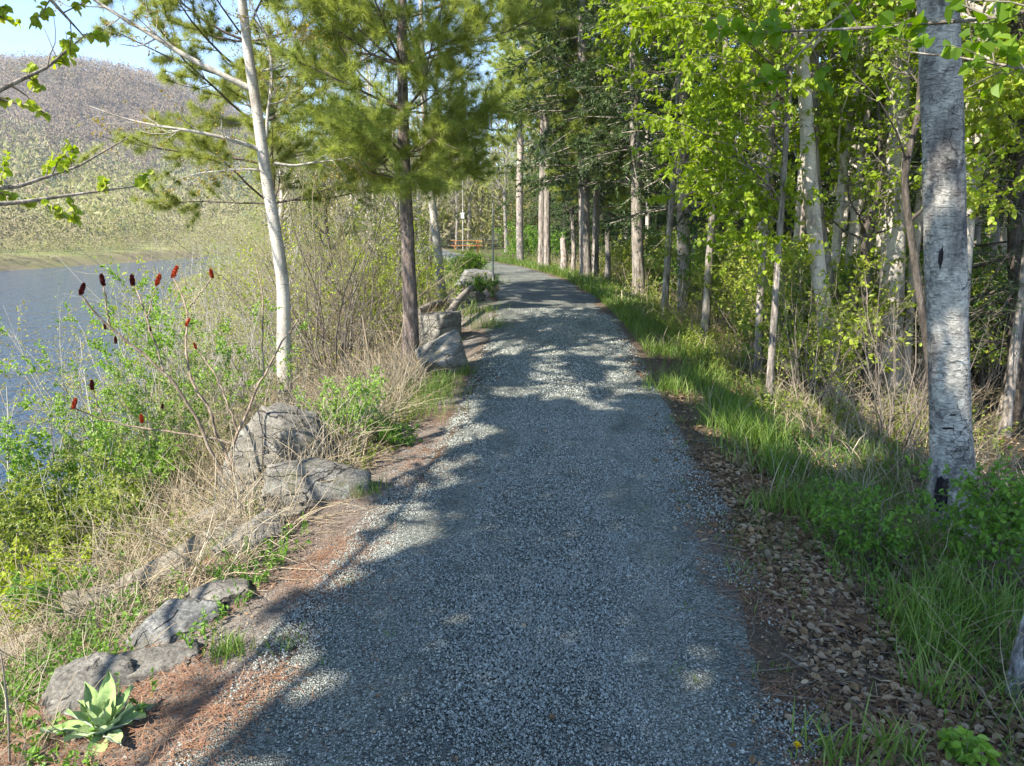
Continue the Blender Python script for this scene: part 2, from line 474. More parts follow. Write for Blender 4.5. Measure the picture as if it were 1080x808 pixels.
def rockmat(name, c1, c2, c3):
    m, nt, out = newmat(name)
    co = coord(nt)
    a = noisen(nt, mapping(nt, co, (6, 6, 17), rot=(.5, .35, .2)), 1.0, 10, .72, .15)
    b = noisen(nt, co, 60, 8, .75)
    c = ramp(nt, a, [(.32, c1), (.5, c2), (.68, c3)])
    c = mixc(nt, .65, c, ramp(nt, b, [(.36, (.08, .08, .08)), (.64, (.9, .9, .88))]), 'OVERLAY')
    lic = noisen(nt, co, 7, 5, .7, .5)
    c = mixc(nt, ramp(nt, lic, [(.60, (0, 0, 0)), (.66, (.7, .7, .7))]), c, (.34, .35, .29))
    vo = N(nt, "ShaderNodeTexVoronoi", feature='DISTANCE_TO_EDGE'); vo.inputs["Scale"].default_value = 1.0
    nz = nt.nodes.new("ShaderNodeTexNoise"); nz.inputs["Scale"].default_value = 9; nz.inputs["Detail"].default_value = 5; nt.links.new(co, nz.inputs["Vector"])
    ad = nt.nodes.new("ShaderNodeVectorMath"); ad.operation = 'MULTIPLY_ADD'; ad.inputs[1].default_value = (.5, .5, .5)
    nt.links.new(nz.outputs["Color"], ad.inputs[0]); nt.links.new(mapping(nt, co, (2, 2, 9), rot=(.5, .35, .2)), ad.inputs[2]); nt.links.new(ad.outputs[0], vo.inputs["Vector"])
    ck = ramp(nt, vo.outputs["Distance"], [(0, (.2, .2, .2)), (.022, (1, 1, 1))])
    cm_ = ramp(nt, noisen(nt, mapping(nt, co, (2.5, 2.5, 2.5), (1, 5, 2)), 1.0, 5, .6), [(.47, (1, 1, 1)), (.54, (0, 0, 0))])
    ck = mixc(nt, cm_, ck, (1, 1, 1))
    c = mixc(nt, .8, c, ck, 'MULTIPLY')
    moss = ramp(nt, noisen(nt, mapping(nt, co, (4, 4, 4), (7, 1, 3)), 1.0, 7, .75), [(.58, (0, 0, 0)), (.66, (.75, .75, .75))])
    c = mixc(nt, moss, c, (.11, .105, .045))
    h = mixc(nt, .5, mixc(nt, .35, a, b), ck)
    princ(nt, out, c, .85, .25, h, 1.0, .05); return m
M['rock'] = rockmat("grey_stone", (.095, .086, .072), (.185, .168, .14), (.29, .265, .225))
M['rock_tan'] = rockmat("tan_stone", (.13, .108, .078), (.235, .20, .15), (.33, .29, .225))
M['rock_blue'] = rockmat("slate_stone", (.10, .097, .09), (.18, .175, .16), (.29, .28, .255))

# ------------------------------------------------------------------ ground, path, river
def axis(lo, hi, nlo, nhi, step, g):
    a = list(np.arange(nlo, nhi + 1e-6, step))
    s = step
    while a[-1] < hi: s *= g; a.append(a[-1] + s)
    s = step
    while a[0] > lo: s *= g; a.insert(0, a[0] - s)
    return np.array(a)
xs = axis(-1900, 1900, -9, 9, .10, 1.035)
ys = axis(-60, 2600, 0, 18, .10, 1.035)
X, Y = np.meshgrid(xs, ys)
Z = hgt(X, Y)
OFF = X - pc(Y)
near = sstep(HW - .14, HW - .30, np.abs(OFF))
Zg = Z - .035 * near * (Y < 75)
mb = MB()
ny, nx = X.shape
idx = np.arange(ny * nx).reshape(ny, nx)
F = np.stack([idx[:-1, :-1], idx[:-1, 1:], idx[1:, 1:], idx[1:, :-1]], -1).reshape(-1, 4)
mb.add(np.stack([X, Y, Zg], -1), F, 0, True)
# albedo of the bare ground by zone (soil, needles, leaf mould, meadow, wooded hill)
def C(*c): return np.array(c)
n1 = fbm(X * 1.7, Y * 1.7, 51)[..., None]; n2 = fbm(X * .35, Y * .35, 52)[..., None]
tl = (-OFF - HW)[..., None]; tr = (OFF - HW)[..., None]
colr = np.where(tl > 0, C(.19, .13, .09) * (1 - n1) + C(.27, .25, .22) * n1, C(.13, .09, .06) * (1 - n1) + C(.19, .145, .10) * n1)
w = sstep(.8, 1.8, tl); colr = colr * (1 - w) + w * (C(.17, .125, .075) * (1 - n1) + C(.13, .14, .05) * n1)
w = sstep(1.2, 3.0, tr) * .75; colr = colr * (1 - w) + w * (C(.085, .06, .04) * (1 - n1) + C(.10, .095, .045) * n1)
w = sstep(10, 26, Y)[..., None] * (OFF[..., None] > 1) * sstep(.35, .6, n2); colr = colr * (1 - w) + w * C(.10, .13, .04)
far = (X < SHORE + 6)[..., None]
t = (SHORE - X)[..., None]
fc = C(.24, .175, .115) * (1 - n2) + C(.22, .22, .075) * n2
w = sstep(2, 8, t) * sstep(60, 20, t); fc = fc * (1 - w) + w * (C(.30, .25, .13) * (1 - n2) + C(.17, .24, .05) * n2)
w = sstep(150, 330, np.hypot(X, Y)[..., None] - 0); fc = fc * (1 - w) + w * (C(.13, .105, .085) * (1 - n2) + C(.15, .125, .095) * n2)
colr = np.where(far, fc, colr)
g = mb.mesh("ground", [bpy.data.materials.new("tmp")])
ca = g.color_attributes.new("soil", 'FLOAT_COLOR', 'POINT')
ca.data.foreach_set("color", np.concatenate([colr, np.ones_like(colr[..., :1])], -1).astype(np.float32).ravel())
m, nt, out = newmat("forest_soil")
at = N(nt, "ShaderNodeAttribute", attribute_name="soil")
co = coord(nt)
f1 = noisen(nt, co, 26, 6, .7); f2 = noisen(nt, co, 110, 4, .7)
c = mixc(nt, .75, at.outputs["Color"], ramp(nt, f1, [(.3, (.18, .18, .18)), (.7, (.82, .82, .82))]), 'OVERLAY')
c = mixc(nt, .6, c, ramp(nt, f2, [(.32, (.15, .14, .13)), (.68, (.85, .84, .82))]), 'OVERLAY')
princ(nt, out, c, .95, .1, mixc(nt, .5, f1, f2), .9, .04)
g.materials[0] = m
go = bpy.data.objects.new("ground", g); COL.objects.link(go); tag(go, kind="structure")

# path sheet
yy = np.concatenate([np.arange(-12, 14, .08), np.arange(14, 58, .35)])
kk = np.linspace(-1, 1, 31)
wl = HW + np.interp(yy, [2, 4.5, 6.5], [.16, .10, -.03]) + .20 * (fbm(yy * 1.1, yy * 0 + 1, 61) - .5) * 2 + .05 * (fbm(yy * 5, yy * 0 + 2, 62) - .5) + np.interp(yy, [8, 11, 16, 20, 30], [0, .09, .0, -.10, -.08])
wr = HW + np.interp(yy, [2, 4.5, 6.5], [.07, .04, -.04]) + .20 * (fbm(yy * 1.1, yy * 0 + 7, 63) - .5) * 2 + .05 * (fbm(yy * 5, yy * 0 + 8, 64) - .5) + np.interp(yy, [8, 11, 16, 22, 30], [0, .12, .15, .0, -.1])
PX = pc(yy)[:, None] + np.where(kk[None] < 0, kk[None] * wl[:, None], kk[None] * wr[:, None])
PYY = np.repeat(yy[:, None], len(kk), 1)
edge = sstep(.86, 1.0, np.abs(kk))[None]
PZ = hgt(PX, PYY) + .010 - .03 * edge + .012 * (fbm(PX * 3, PYY * 3, 66) - .5) - .012 * np.cos(kk[None] * math.pi * 2) * .5
mb = MB()
idx = np.arange(PX.size).reshape(PX.shape)
mb.add(np.stack([PX, PYY, PZ], -1), np.stack([idx[:-1, :-1], idx[:-1, 1:], idx[1:, 1:], idx[1:, :-1]], -1).reshape(-1, 4), 0, True)
m, nt, out = newmat("crushed_stone")
co = coord(nt)
vo = N(nt, "ShaderNodeTexVoronoi"); vo.inputs["Scale"].default_value = 130; nt.links.new(co, vo.inputs["Vector"])
vc = N(nt, "ShaderNodeSeparateColor"); nt.links.new(vo.outputs["Color"], vc.inputs[0])
c = ramp(nt, vc.outputs[0], [(0, (.06, .061, .05)), (.45, (.15, .155, .13)), (.8, (.25, .255, .215)), (1, (.38, .38, .33))])
c = mixc(nt, .6, c, ramp(nt, noisen(nt, mapping(nt, co, (1, .5, 1)), 2.0, 6, .65), [(.3, (.2, .21, .22)), (.7, (.78, .77, .74))]), 'OVERLAY')
c = mixc(nt, .5, c, ramp(nt, noisen(nt, co, 300, 3, .6), [(.3, (.2, .2, .2)), (.7, (.8, .8, .8))]), 'OVERLAY')
princ(nt, out, c, .85, .3, vo.outputs["Distance"], 1.0, .012)
tag(mb.obj("gravel_path", m), kind="structure")

# loose chips on the path (uncountable)
rng = np.random.default_rng(11)
mb = MB()
for (y0, y1, n, s0, s1) in ((1.6, 4.0, 190000, .0022, .0058), (4.0, 7.0, 110000, .0032, .007), (7, 13, 50000, .006, .011)):
    y = rng.uniform(y0, y1, n)
    k = rng.normal(size=n) * .10 + rng.uniform(-1.16, 1.08, n)
    x = pc(y) + k * HW
    fines = .6 * fbm(x * 1.1, y * .55, 71) + .4 * fbm(x * 4.5, y * 3.5, 72)
    keep = fines + .12 * np.cos(np.clip(k, -1, 1) * math.pi * 1.0 - .5) > rng.uniform(.28, .66, n)
    keep &= rng.random(n) > sstep(1.02, np.where(k < 0, 1.7, 1.35), np.abs(k))
    x = x[keep]; y = y[keep]; n = len(x)
    s = rng.uniform(s0, s1, n) * np.exp(rng.normal(size=n) * .22) * (.72 + .45 * fbm(x * 1.6, y * 1.6, 73))
    z = hgt(x, y) + .008 - .022 * sstep(.86, 1.02, np.abs((x - pc(y)) / HW) - .13 * (y < 5)) + .008
    base = np.stack([x, y, z], 1)
    a0 = rng.uniform(0, 6.28, n)
    V = []
    for j in range(4):
        a = a0 + j * math.pi / 2 + rng.uniform(-.5, .5, n); r = s * rng.uniform(.6, 1.3, n)
        V.append(base + np.stack([np.cos(a) * r, np.sin(a) * r, -.4 * s * rng.uniform(.2, 1.2, n)], 1))
    a = rng.uniform(0, 6.28, n)
    V.append(base + np.stack([np.cos(a) * s * .35, np.sin(a) * s * .35, s * rng.uniform(.45, .95, n)], 1))
    b = np.arange(n)[:, None] * 5
    mb.add(np.stack(V, 1), np.concatenate([b + np.array([[j, (j + 1) % 4, 4]]) for j in range(4)]), 0, False)
# grit spilling over the left edge
n = 30000
y = rng.uniform(1.6, 7.5, n); t = np.abs(rng.normal(size=n)) * .26 - .08; x = pc(y) - HW - t
keep = fbm(x * 3.1, y * 3.1, 75) > .40 + .25 * rng.random(n); x = x[keep]; y = y[keep]; n = len(x)
s = rng.uniform(.0025, .006, n) * np.exp(rng.normal(size=n) * .35)
base = np.stack([x, y, hgt(x, y) + .001], 1); a0 = rng.uniform(0, 6.28, n); V = []
for j in range(4):
    a = a0 + j * math.pi / 2 + rng.uniform(-.5, .5, n); r = s * rng.uniform(.6, 1.3, n)
    V.append(base + np.stack([np.cos(a) * r, np.sin(a) * r, -.3 * s], 1))
V.append(base + np.stack([0 * s, 0 * s, s * rng.uniform(.4, .9, n)], 1))
b = np.arange(n)[:, None] * 5
mb.add(np.stack(V, 1), np.concatenate([b + np.array([[j, (j + 1) % 4, 4]]) for j in range(4)]), 1, False)
M['grit'] = islandmat("dusty_grit", [(.08, .072, .06), (.15, .135, .115), (.21, .195, .165), (.30, .28, .245)])
M['chip'] = islandmat("stone_chip", [(.06, .061, .05), (.15, .155, .13), (.215, .22, .184), (.295, .30, .255), (.34, .345, .295), (.45, .45, .39)], .8, .35)
tag(mb.obj("gravel", [M['chip'], M['grit']]), "loose crushed blue grey stone chips covering the path", "gravel", kind="stuff")

# river
m, nt, out = newmat("river_water")
co = coord(nt)
w1 = noisen(nt, mapping(nt, co, (.9, .35, 1)), 1.6, 4, .6); w2 = noisen(nt, mapping(nt, co, (.08, .02, 1)), 1.0, 3)
p = princ(nt, out, (.03, .06, .095), .06, .5, mixc(nt, .25, w1, w2), 1.0, .5)
p.inputs["IOR"].default_value = 1.33
mb = MB()
mb.add([(-75, -60, WATER), (-1.5, -60, WATER), (-1.5, 420, WATER), (-75, 420, WATER)], [[0, 1, 2, 3]], 0)
tag(mb.obj("river", m), kind="structure")

# ------------------------------------------------------------------ far bank and hill woods (uncountable masses)
def puffs(rng, mb, c, r, h, m, size, mat=0, up=.0, wl=.4, nr=.55):
    n = len(c)
    q = norm(rng.normal(size=(n, m, 3))) * rng.uniform(.35, 1, (n, m, 1)) ** .6
    P = c[:, None, :] + q * np.stack([r, r, h], 1)[:, None, :] + np.array([0, 0, 1.0]) * h[:, None, None]
    P = P.reshape(-1, 3)
    D = norm(rng.normal(size=P.shape) * .8 + np.array([0, 0, .5]) + q.reshape(-1, 3) * .5)
    Nn = norm(rng.normal(size=P.shape) * nr + np.array([-.5, -.7, .6]) * (1 - nr))
    s = np.repeat(size, m) * rng.uniform(.5, 1.3, len(P))
    leaves(mb, P, D, Nn, s, s * wl, mat, 0.0, oval=False)
rng = np.random.default_rng(21)
M['far_tan'] = islandmat("bare_thicket", [(.19, .155, .09), (.24, .20, .115), (.22, .205, .085), (.26, .22, .125)])
M['far_olive'] = leafmat("budding_thicket", [(.20, .195, .055), (.245, .24, .065), (.26, .24, .08), (.21, .225, .055)], .3)
M['far_green'] = leafmat("distant_conifer_needle", [(.05, .085, .035), (.08, .12, .05), (.11, .15, .06)], .15)
M['far_brown'] = islandmat("leafless_wood", [(.165, .120, .078), (.185, .138, .088), (.175, .135, .08), (.195, .145, .096)])
mb = MB()
n = 8000
y = rng.uniform(30, 420, n); t = rng.uniform(0, 1, n) ** 1.6 * 230 + 2.5
x = SHORE - t
keep = (x / np.maximum(y, 1) > -.95) & (fbm(x * .05, y * .05, 81) > .36 - .2 * (t > 40))
x = x[keep]; y = y[keep]; t = t[keep]; n = len(x)
c = np.stack([x, y, hgt(x, y) - .3], 1)
hh = np.interp(t, [2, 8, 20, 60, 200], [.6, 1.2, 2.0, 3.4, 4.8]) * rng.uniform(.5, 1.6, n) * np.where(rng.random(n) < .07, 1.9, 1)
mt = fbm(x * .035, y * .035, 83) + rng.normal(size=n) * .12
for k, sel in ((0, mt < .45), (1, (mt >= .45) & (mt < .76)), (2, mt >= .76)):
    puffs(rng, mb, c[sel], hh[sel] * rng.uniform(.6, 1.1, sel.sum()), hh[sel], 90, hh[sel] * .24, k, wl=.3, nr=.22)
tag(mb.obj("far_thicket", [M['far_tan'], M['far_olive'], M['far_green']]), "tan and olive budding thickets covering the far river bank", "thicket", kind="stuff")
mb = MB()
n = 24000
x = rng.uniform(-760, 120, n); y = rng.uniform(260, 720, n)
c = np.stack([x, y, hgt(x, y)], 1)
u, v, zc = proj(c)
keep = (u > -60) & (u < 640) & (x < -20) & (c[:, 2] > 8)
c = c[keep]; n = len(c)
hh = rng.uniform(3.5, 6.5, n)
mt = fbm(c[:, 0] * .012, c[:, 1] * .012, 85) + rng.normal(size=n) * .1 - (c[:, 2] - 40) * .0022
for k, sel in ((0, mt < .60), (1, (mt >= .60) & (mt < .69)), (2, mt >= .69)):
    puffs(rng, mb, c[sel], hh[sel] * .8, hh[sel], 34, hh[sel] * .30, k, wl=.4, nr=.15)
tag(mb.obj("hillside_wood", [M['far_brown'], M['far_olive'], M['far_green']]), "leafless purple brown wood covering the hill across the river", "wood", kind="stuff")

mb = MB()
n = 520
x = rng.uniform(-24, 60, n); y = rng.uniform(60, 130, n) + np.maximum(0, x - 5) * .2
x = np.where(x < -18, x * .9, x)
c = np.stack([x, y, hgt(x, y)], 1); hh = rng.uniform(2.6, 7.0, n)
ok = x - pc(y) > -8; c = c[ok]; hh = hh[ok]; n = len(c)
mt = rng.random(n)
for k, sel in ((0, mt < .5), (1, (mt >= .5) & (mt < .92)), (2, mt >= .92)):
    puffs(rng, mb, c[sel], hh[sel] * .6, hh[sel], 420, np.full(sel.sum(), .75), k, wl=.16)
tag(mb.obj("distant_wood", [M['far_tan'], M['far_olive'], M['far_green']]), "sunlit tan wood just breaking into leaf beyond the bend of the path", "wood", kind="stuff")

# thin spring haze between the viewer and the hill
m, nt, out = newmat("haze_air")
pv = nt.nodes.new("ShaderNodeVolumePrincipled"); pv.inputs["Color"].default_value = (.86, .89, .95, 1); pv.inputs["Density"].default_value = .00024; pv.inputs["Anisotropy"].default_value = .2
nt.links.new(pv.outputs[0], out.inputs["Volume"])
mb = MB()
hx0, hx1, hy0, hy1, hz0, hz1 = xs[0] - 20, xs[-1] + 20, ys[0] - 20, ys[-1] + 20, -8.0, 190.0
mb.add([(x, y, z) for z in (hz0, hz1) for y in (hy0, hy1) for x in (hx0, hx1)], [[0, 2, 3, 1], [4, 5, 7, 6], [0, 1, 5, 4], [2, 6, 7, 3], [0, 4, 6, 2], [1, 3, 7, 5]], 0)
tag(mb.obj("haze", m), kind="stuff")

# ------------------------------------------------------------------ tree makers (local coordinates, root on the ground)
def trunk_poly(pts, r, K=14):
    pts = np.asarray(pts, float)
    s = np.concatenate([[0], np.cumsum(np.linalg.norm(np.diff(pts, axis=0), axis=1))])
    t = np.linspace(0, s[-1], K)
    P = np.stack([np.interp(t, s, pts[:, i]) for i in range(3)], 1)
    for _ in range(2): P[1:-1] = .25 * P[:-2] + .5 * P[1:-1] + .25 * P[2:]
    rr = np.interp(t, s, r) if hasattr(r, '__len__') else r * np.linspace(1, .5, K)
    return P, rr

def trunk_mesh(mb, P, R, sides=14, flare=1.35, mat=0, bump=.085, seed=0):
    R = R.copy()
    s = np.linalg.norm(P - P[0], axis=1)
    R = R * (1 + (flare - 1) * np.exp(-s / (R[0] * 2.5)))
    K = len(P)
    T = norm(np.gradient(P, axis=0)); ref = np.array([1., 0, 0])
    U = norm(np.cross(T, ref)); W = np.cross(T, U)
    a = np.arange(sides) * 2 * math.pi / sides
    nz = 1 + bump * (vnoise(a[None] * 1.3 + seed, s[:, None] * 2.2 + seed, seed) - .5) * 2 + bump * .5 * (vnoise(a[None] * 3 + seed, s[:, None] * 7, seed + 1) - .5)
    ring = P[:, None] + (R[:, None] * nz)[..., None] * (np.cos(a)[None, :, None] * U[:, None] + np.sin(a)[None, :, None] * W[:, None])
    k = np.arange(K - 1)[:, None]; j = np.arange(sides)[None]; j2 = (j + 1) % sides
    F = np.stack([k * sides + j, k * sides + j2, (k + 1) * sides + j2, (k + 1) * sides + j], -1).reshape(-1, 4)
    mb.add(ring.reshape(-1, 3), F, mat, True)

def make_tree(name, label, cat, base, P, R, barkm, crown_fn=None, crown_mats=None, group=None, sides=14, extra=None, flare=1.35, seed=0):
    """base: world point, P: trunk polyline in world coordinates; crown_fn(rng, trunk_mb, crown_mb, P, R) adds limbs and leaves (local)."""
    root = empty(name, base, label, cat, group)
    Pl = P - np.asarray(base)
    tm = MB(); cm = MB()
    trunk_mesh(tm, Pl, R, sides, flare, 0, seed=seed)
    if crown_fn: crown_fn(np.random.default_rng(seed + 100), tm, cm, Pl, R)
    tr = tm.obj("trunk", barkm, root)
    if cm.n: cm.obj("crown", crown_mats, root)
    return root

def decid(nb=14, t0=.35, t1=1., L=(1.2, 2.2), ang=(45, 80), m2=6, L2=(.4, .9), m3=4, L3=(.15, .35), nl=8, leaf=.045, up=.06, flat=.3, leafmat=0, twigmat=1, oval=True, cull=None, rr=.4, droop=.15, wl=.85):
    def fn(rng, tm, cm, P, R):
        A, RA = spawn(rng, P[None], R[None], nb, t0, t1, ang, L, 7, rr, .25, .16, up, .35)
        B, RB = spawn(rng, A, RA, m2, .2, 1, (30, 65), L2, 5, .5, .3, .15, up * .5, .3, flat, .002)
        Cc, RC = spawn(rng, B, RB, m3, .15, 1, (25, 60), L3, 3, .6, .5, .12, 0, .2, flat, .0015)
        tubes(tm, A, RA, 6)
        tubes(cm, B, RB, 4, twigmat); tubes(cm, Cc, RC, 3, twigmat)
        leafy(rng, cm, Cc, nl, leaf, leaf * wl, leafmat, .15, 1., oval=oval, droop=droop)
    return fn

def conif_pine(hs, L, nb=5, m2=9, m3=0, tuft=26, nl=.085, w=.0035, elev=(5, 35), up=.03, mat=0, n_t=5, ang2=(30, 60), l2=(.25, .6)):
    """white pine: whorls at the heights hs (local), branch length from function L(h)"""
    def fn(rng, tm, cm, P, R):
        S = []; D = []; Ls = []
        for h in hs:
            i = np.clip(np.searchsorted(P[:, 2], h), 1, len(P) - 1)
            f = (h - P[i - 1, 2]) / max(P[i, 2] - P[i - 1, 2], 1e-6)
            s = P[i - 1] * (1 - f) + P[i] * f
            a0 = rng.uniform(0, 6.28)
            k = nb
            for j in range(k):
                a = a0 + j * 2 * math.pi / k + rng.uniform(-.35, .35); e = math.radians(rng.uniform(*elev))
                S.append(s); D.append([math.cos(a) * math.cos(e), math.sin(a) * math.cos(e), math.sin(e)])
                Ls.append(L(h) * rng.uniform(.7, 1.15))
        A = curves(rng, np.array(S), np.array(D), np.array(Ls), 8, .10, up)
        RA = (np.array(Ls) * .008 + .004)[:, None] * np.linspace(1, .3, 8)[None]
        tubes(tm, A, RA, 6)
        B, RB = spawn(rng, A, RA, m2, .3, 1, ang2, l2, 4, .5, .4, .12, .06, .35, .6, .003)
        tubes(cm, B, RB, 4, 1)
        S1, T1 = along(rng, B, n_t, .25, 1.0)
        S2, T2 = along(rng, A, 4, .8, 1.0)
        tips = B[:, -1]; Tt = norm(B[:, -1] - B[:, -2])
        S1 = np.concatenate([S1, S2, tips]); T1 = np.concatenate([T1, T2, Tt])
        tufts(rng, cm, S1, T1 + np.array([0, 0, .25]), tuft, nl, w, mat)
    return fn

def conif_spruce(h0, h1, L0, nwh=26, nb=5, m2=14, nn=16, leaf=.06, droop=-.05, elev=(-18, 12), wid=.2, l2=.34):
    def fn(rng, tm, cm, P, R):
        S = []; D = []; Ls = []
        for h in np.linspace(h0, h1, nwh):
            h = h + rng.uniform(-.15, .15)
            i = np.clip(np.searchsorted(P[:, 2], h), 1, len(P) - 1)
            f = np.clip((h - P[i - 1, 2]) / max(P[i, 2] - P[i - 1, 2], 1e-6), 0, 1)
            s = P[i - 1] * (1 - f) + P[i] * f
            for j in range(nb):
                a = rng.uniform(0, 6.28); e = math.radians(rng.uniform(*elev))
                S.append(s); D.append([math.cos(a) * math.cos(e), math.sin(a) * math.cos(e), math.sin(e)])
                Ls.append(L0 * (1 - .85 * (h - h0) / (h1 - h0)) * rng.uniform(.6, 1.15))
        Ls = np.array(Ls)
        A = curves(rng, np.array(S), np.array(D), Ls, 6, .07, droop)
        RA = (Ls * .009 + .004)[:, None] * np.linspace(1, .25, 6)[None]
        tubes(tm, A, RA, 4)
        B, RB = spawn(rng, A, RA, m2, .12, 1, (35, 65), (l2 * .5, l2 * 1.4), 4, .4, .4, .08, -.07, .4, .75, .002)
        tubes(cm, B, RB, 3, 1)
        Bp = np.concatenate([B])
        S1, T1 = along(rng, Bp, nn, .02, 1)
        S2, T2 = along(rng, A, nn * 2, .3, 1)
        S1 = np.concatenate([S1, S2]); T1 = np.concatenate([T1, T2])
        n = len(S1)
        Dn = norm(T1 + rng.normal(size=(n, 3)) * np.array([.5, .5, .25]))
        Nn = norm(np.array([0, 0, 1.]) + rng.normal(size=(n, 3)) * .5)
        leaves(cm, S1, Dn, Nn, leaf * rng.uniform(.6, 1.3, n), leaf * wid, 0, oval=False)
    return fn

TW = 'twig'
# ---- left birch beside the big rock
D1 = 8.6
tp = [gnd(pt(300, 404, D1)[0] + .02, D1)] + [pt(u, v, D1) for u, v in ((299, 380), (300, 310), (292, 250), (281, 190), (270, 110), (262, 55), (255, 0), (246, -120), (240, -260), (238, -420))]
base = np.array(tp[0]); P, R = trunk_poly(tp, [.088, .082, .074, .068, .062, .056, .05, .045, .038, .028, .015], 40)
def fn_left_birch(rng, tm, cm, P, R):
    off = base
    def limb(pts, r0, r1, dd=0.0):
        q = np.array([pt(u, v, D1 + dd * i) for i, (u, v) in enumerate(pts)]) - off
        Q, RR = trunk_poly(q, np.linspace(r0, r1, len(pts)), 12)
        tubes(tm, Q[None], RR[None], 7); return Q, RR
    L = [limb([(263, 93), (240, 82), (195, 60), (160, 36), (125, 17), (95, -2), (60, -30)], .035, .010, -.06),
         limb([(279, 160), (262, 152), (235, 145), (205, 138), (170, 134), (130, 126), (95, 112)], .028, .006, -.08),
         limb([(289, 172), (310, 176), (330, 171), (350, 170), (372, 165)], .018, .004, .05),
         limb([(283, 180), (262, 178), (235, 180), (205, 183), (185, 190)], .013, .003, -.05),
         limb([(281, 145), (281, 120), (288, 90), (286, 60), (284, 40), (270, 15), (258, -10)], .020, .006, .0),
         limb([(268, 20), (282, 40), (296, 38), (310, 44)], .012, .003, .1),
         limb([(276, 75), (290, 72), (305, 66), (320, 55), (335, 48)], .013, .003, .05),
         limb([(250, -60), (280, -100), (310, -160), (330, -220)], .03, .008, .1),
         limb([(245, -140), (215, -190), (180, -230), (150, -280)], .03, .008, -.1)]
    A = np.stack([q for q, _ in L]); RA = np.stack([r for _, r in L])
    B, RB = spawn(rng, A, RA, 13, .2, 1, (30, 75), (.2, .65), 6, .45, .3, .2, .05, .3, .2, .0025)
    Cc, RC = spawn(rng, B, RB, 5, .2, 1, (30, 70), (.08, .25), 4, .6, .5, .2, 0, .2, 0, .0016)
    tubes(cm, B, RB, 4, 1); tubes(cm, Cc, RC, 3, 1)
    S, T = along(rng, Cc, 5, .4, 1.)
    leaves(cm, S, norm(rng.normal(size=S.shape) + T), rng.normal(size=S.shape), rng.uniform(.015, .034, len(S)), .018, 0)
make_tree("birch_tree", "pale slender birch leaning by the big slanted rock, bare limbs reaching over the river", "tree", base, P, R, M['birch_clean'], fn_left_birch, [M['orange_bud'], M['pale_twig']], seed=1)

# ---- white pine on the left edge of the path
D2 = 9.2
b = pt(433, 392, D2); base = gnd(b[0], D2)
tp = [base] + [pt(u, v, D2) for u, v in ((433, 330), (430, 250), (427, 190), (425, 120), (424, 60), (424, 0), (426, -200), (428, -420), (430, -560))]
P, R = trunk_poly(tp, [.105, .085, .08, .07, .064, .058, .05, .04, .022, .01], 40)
hs = np.array([pt(425, v, D2)[2] for v in (192, 165, 118, 70, 20, -40, -100, -165, -230, -300, -370, -430, -490, -540)]) - base[2]
make_tree("pine_tree", "soft needled pine with a dark trunk at the left edge of the path", "tree", base, P, R, M['bark_pine'],
          conif_pine(hs, lambda h: np.interp(h, [2.0, 2.4, 3.2, 5, 10], [.6, 1.0, 1.6, 1.5, .4]), nb=8, m2=19, tuft=38, nl=.125, w=.0046, elev=(0, 30), n_t=6, l2=(.3, .8)),
          [M['pine'], M[TW]], seed=2)
# second pine behind the birch (foliage left of the first)
base = gnd(pt(300, 380, 13.2)[0], 13.2)
P, R = trunk_poly([base] + [pt(u, v, 13.2) for u, v in ((299, 330), (292, 250), (281, 190), (270, 110), (262, 55), (255, 0), (248, -100), (240, -260), (238, -330))], [.10, .095, .09, .085, .08, .07, .065, .05, .03, .01], 24)
make_tree("pine_tree", "yellowish pine rising out of the bank thicket behind the pale birch", "tree", base, P, R, M['bark_pine'],
          conif_pine(np.linspace(3.4, 10.5, 12), lambda h: np.interp(h, [3, 5, 10], [2.1, 2.5, .6]), nb=6, m2=14, tuft=36, nl=.15, w=.0065, elev=(5, 35), n_t=9, l2=(.35, .9)),
          [M['pine_pale'], M[TW]], seed=3)
# ---- thin white birch further along
D3 = 17
base = gnd(pt(466, 300, D3)[0], D3)
tp = [base] + [pt(u, v, D3) for u, v in ((464, 285), (459, 240), (454, 200), (450, 160), (446, 90), (444, 0), (440, -120))]
P, R = trunk_poly(tp, [.10, .095, .085, .08, .07, .06, .045, .02], 30)
make_tree("birch_tree", "slim white birch stem right of the pine, bare low down", "tree", base, P, R, M['birch_clean'],
          decid(16, .45, 1, (.8, 1.8), (35, 70), 6, (.3, .7), 4, (.15, .3), 3, .035), [M['bud'], M[TW]], seed=4)

# ---- right hand trunks traced along the path
def right_tree(name, label, dist, pix, rad, barkm, fn, mats, seed, basepx=None, group=None, K=36, flare=1.12):
    u0, v0 = pix[0]
    b = pt(u0, v0, dist); base = gnd(b[0], dist)
    tp = [base] + [pt(u, v, dist) for u, v in pix[1:]]
    P, R = trunk_poly(tp, rad, K)
    return make_tree(name, label, "tree", base, P, R, barkm, fn, mats, group=group, seed=seed, flare=flare)
LF = [M['aspen'], M[TW]]
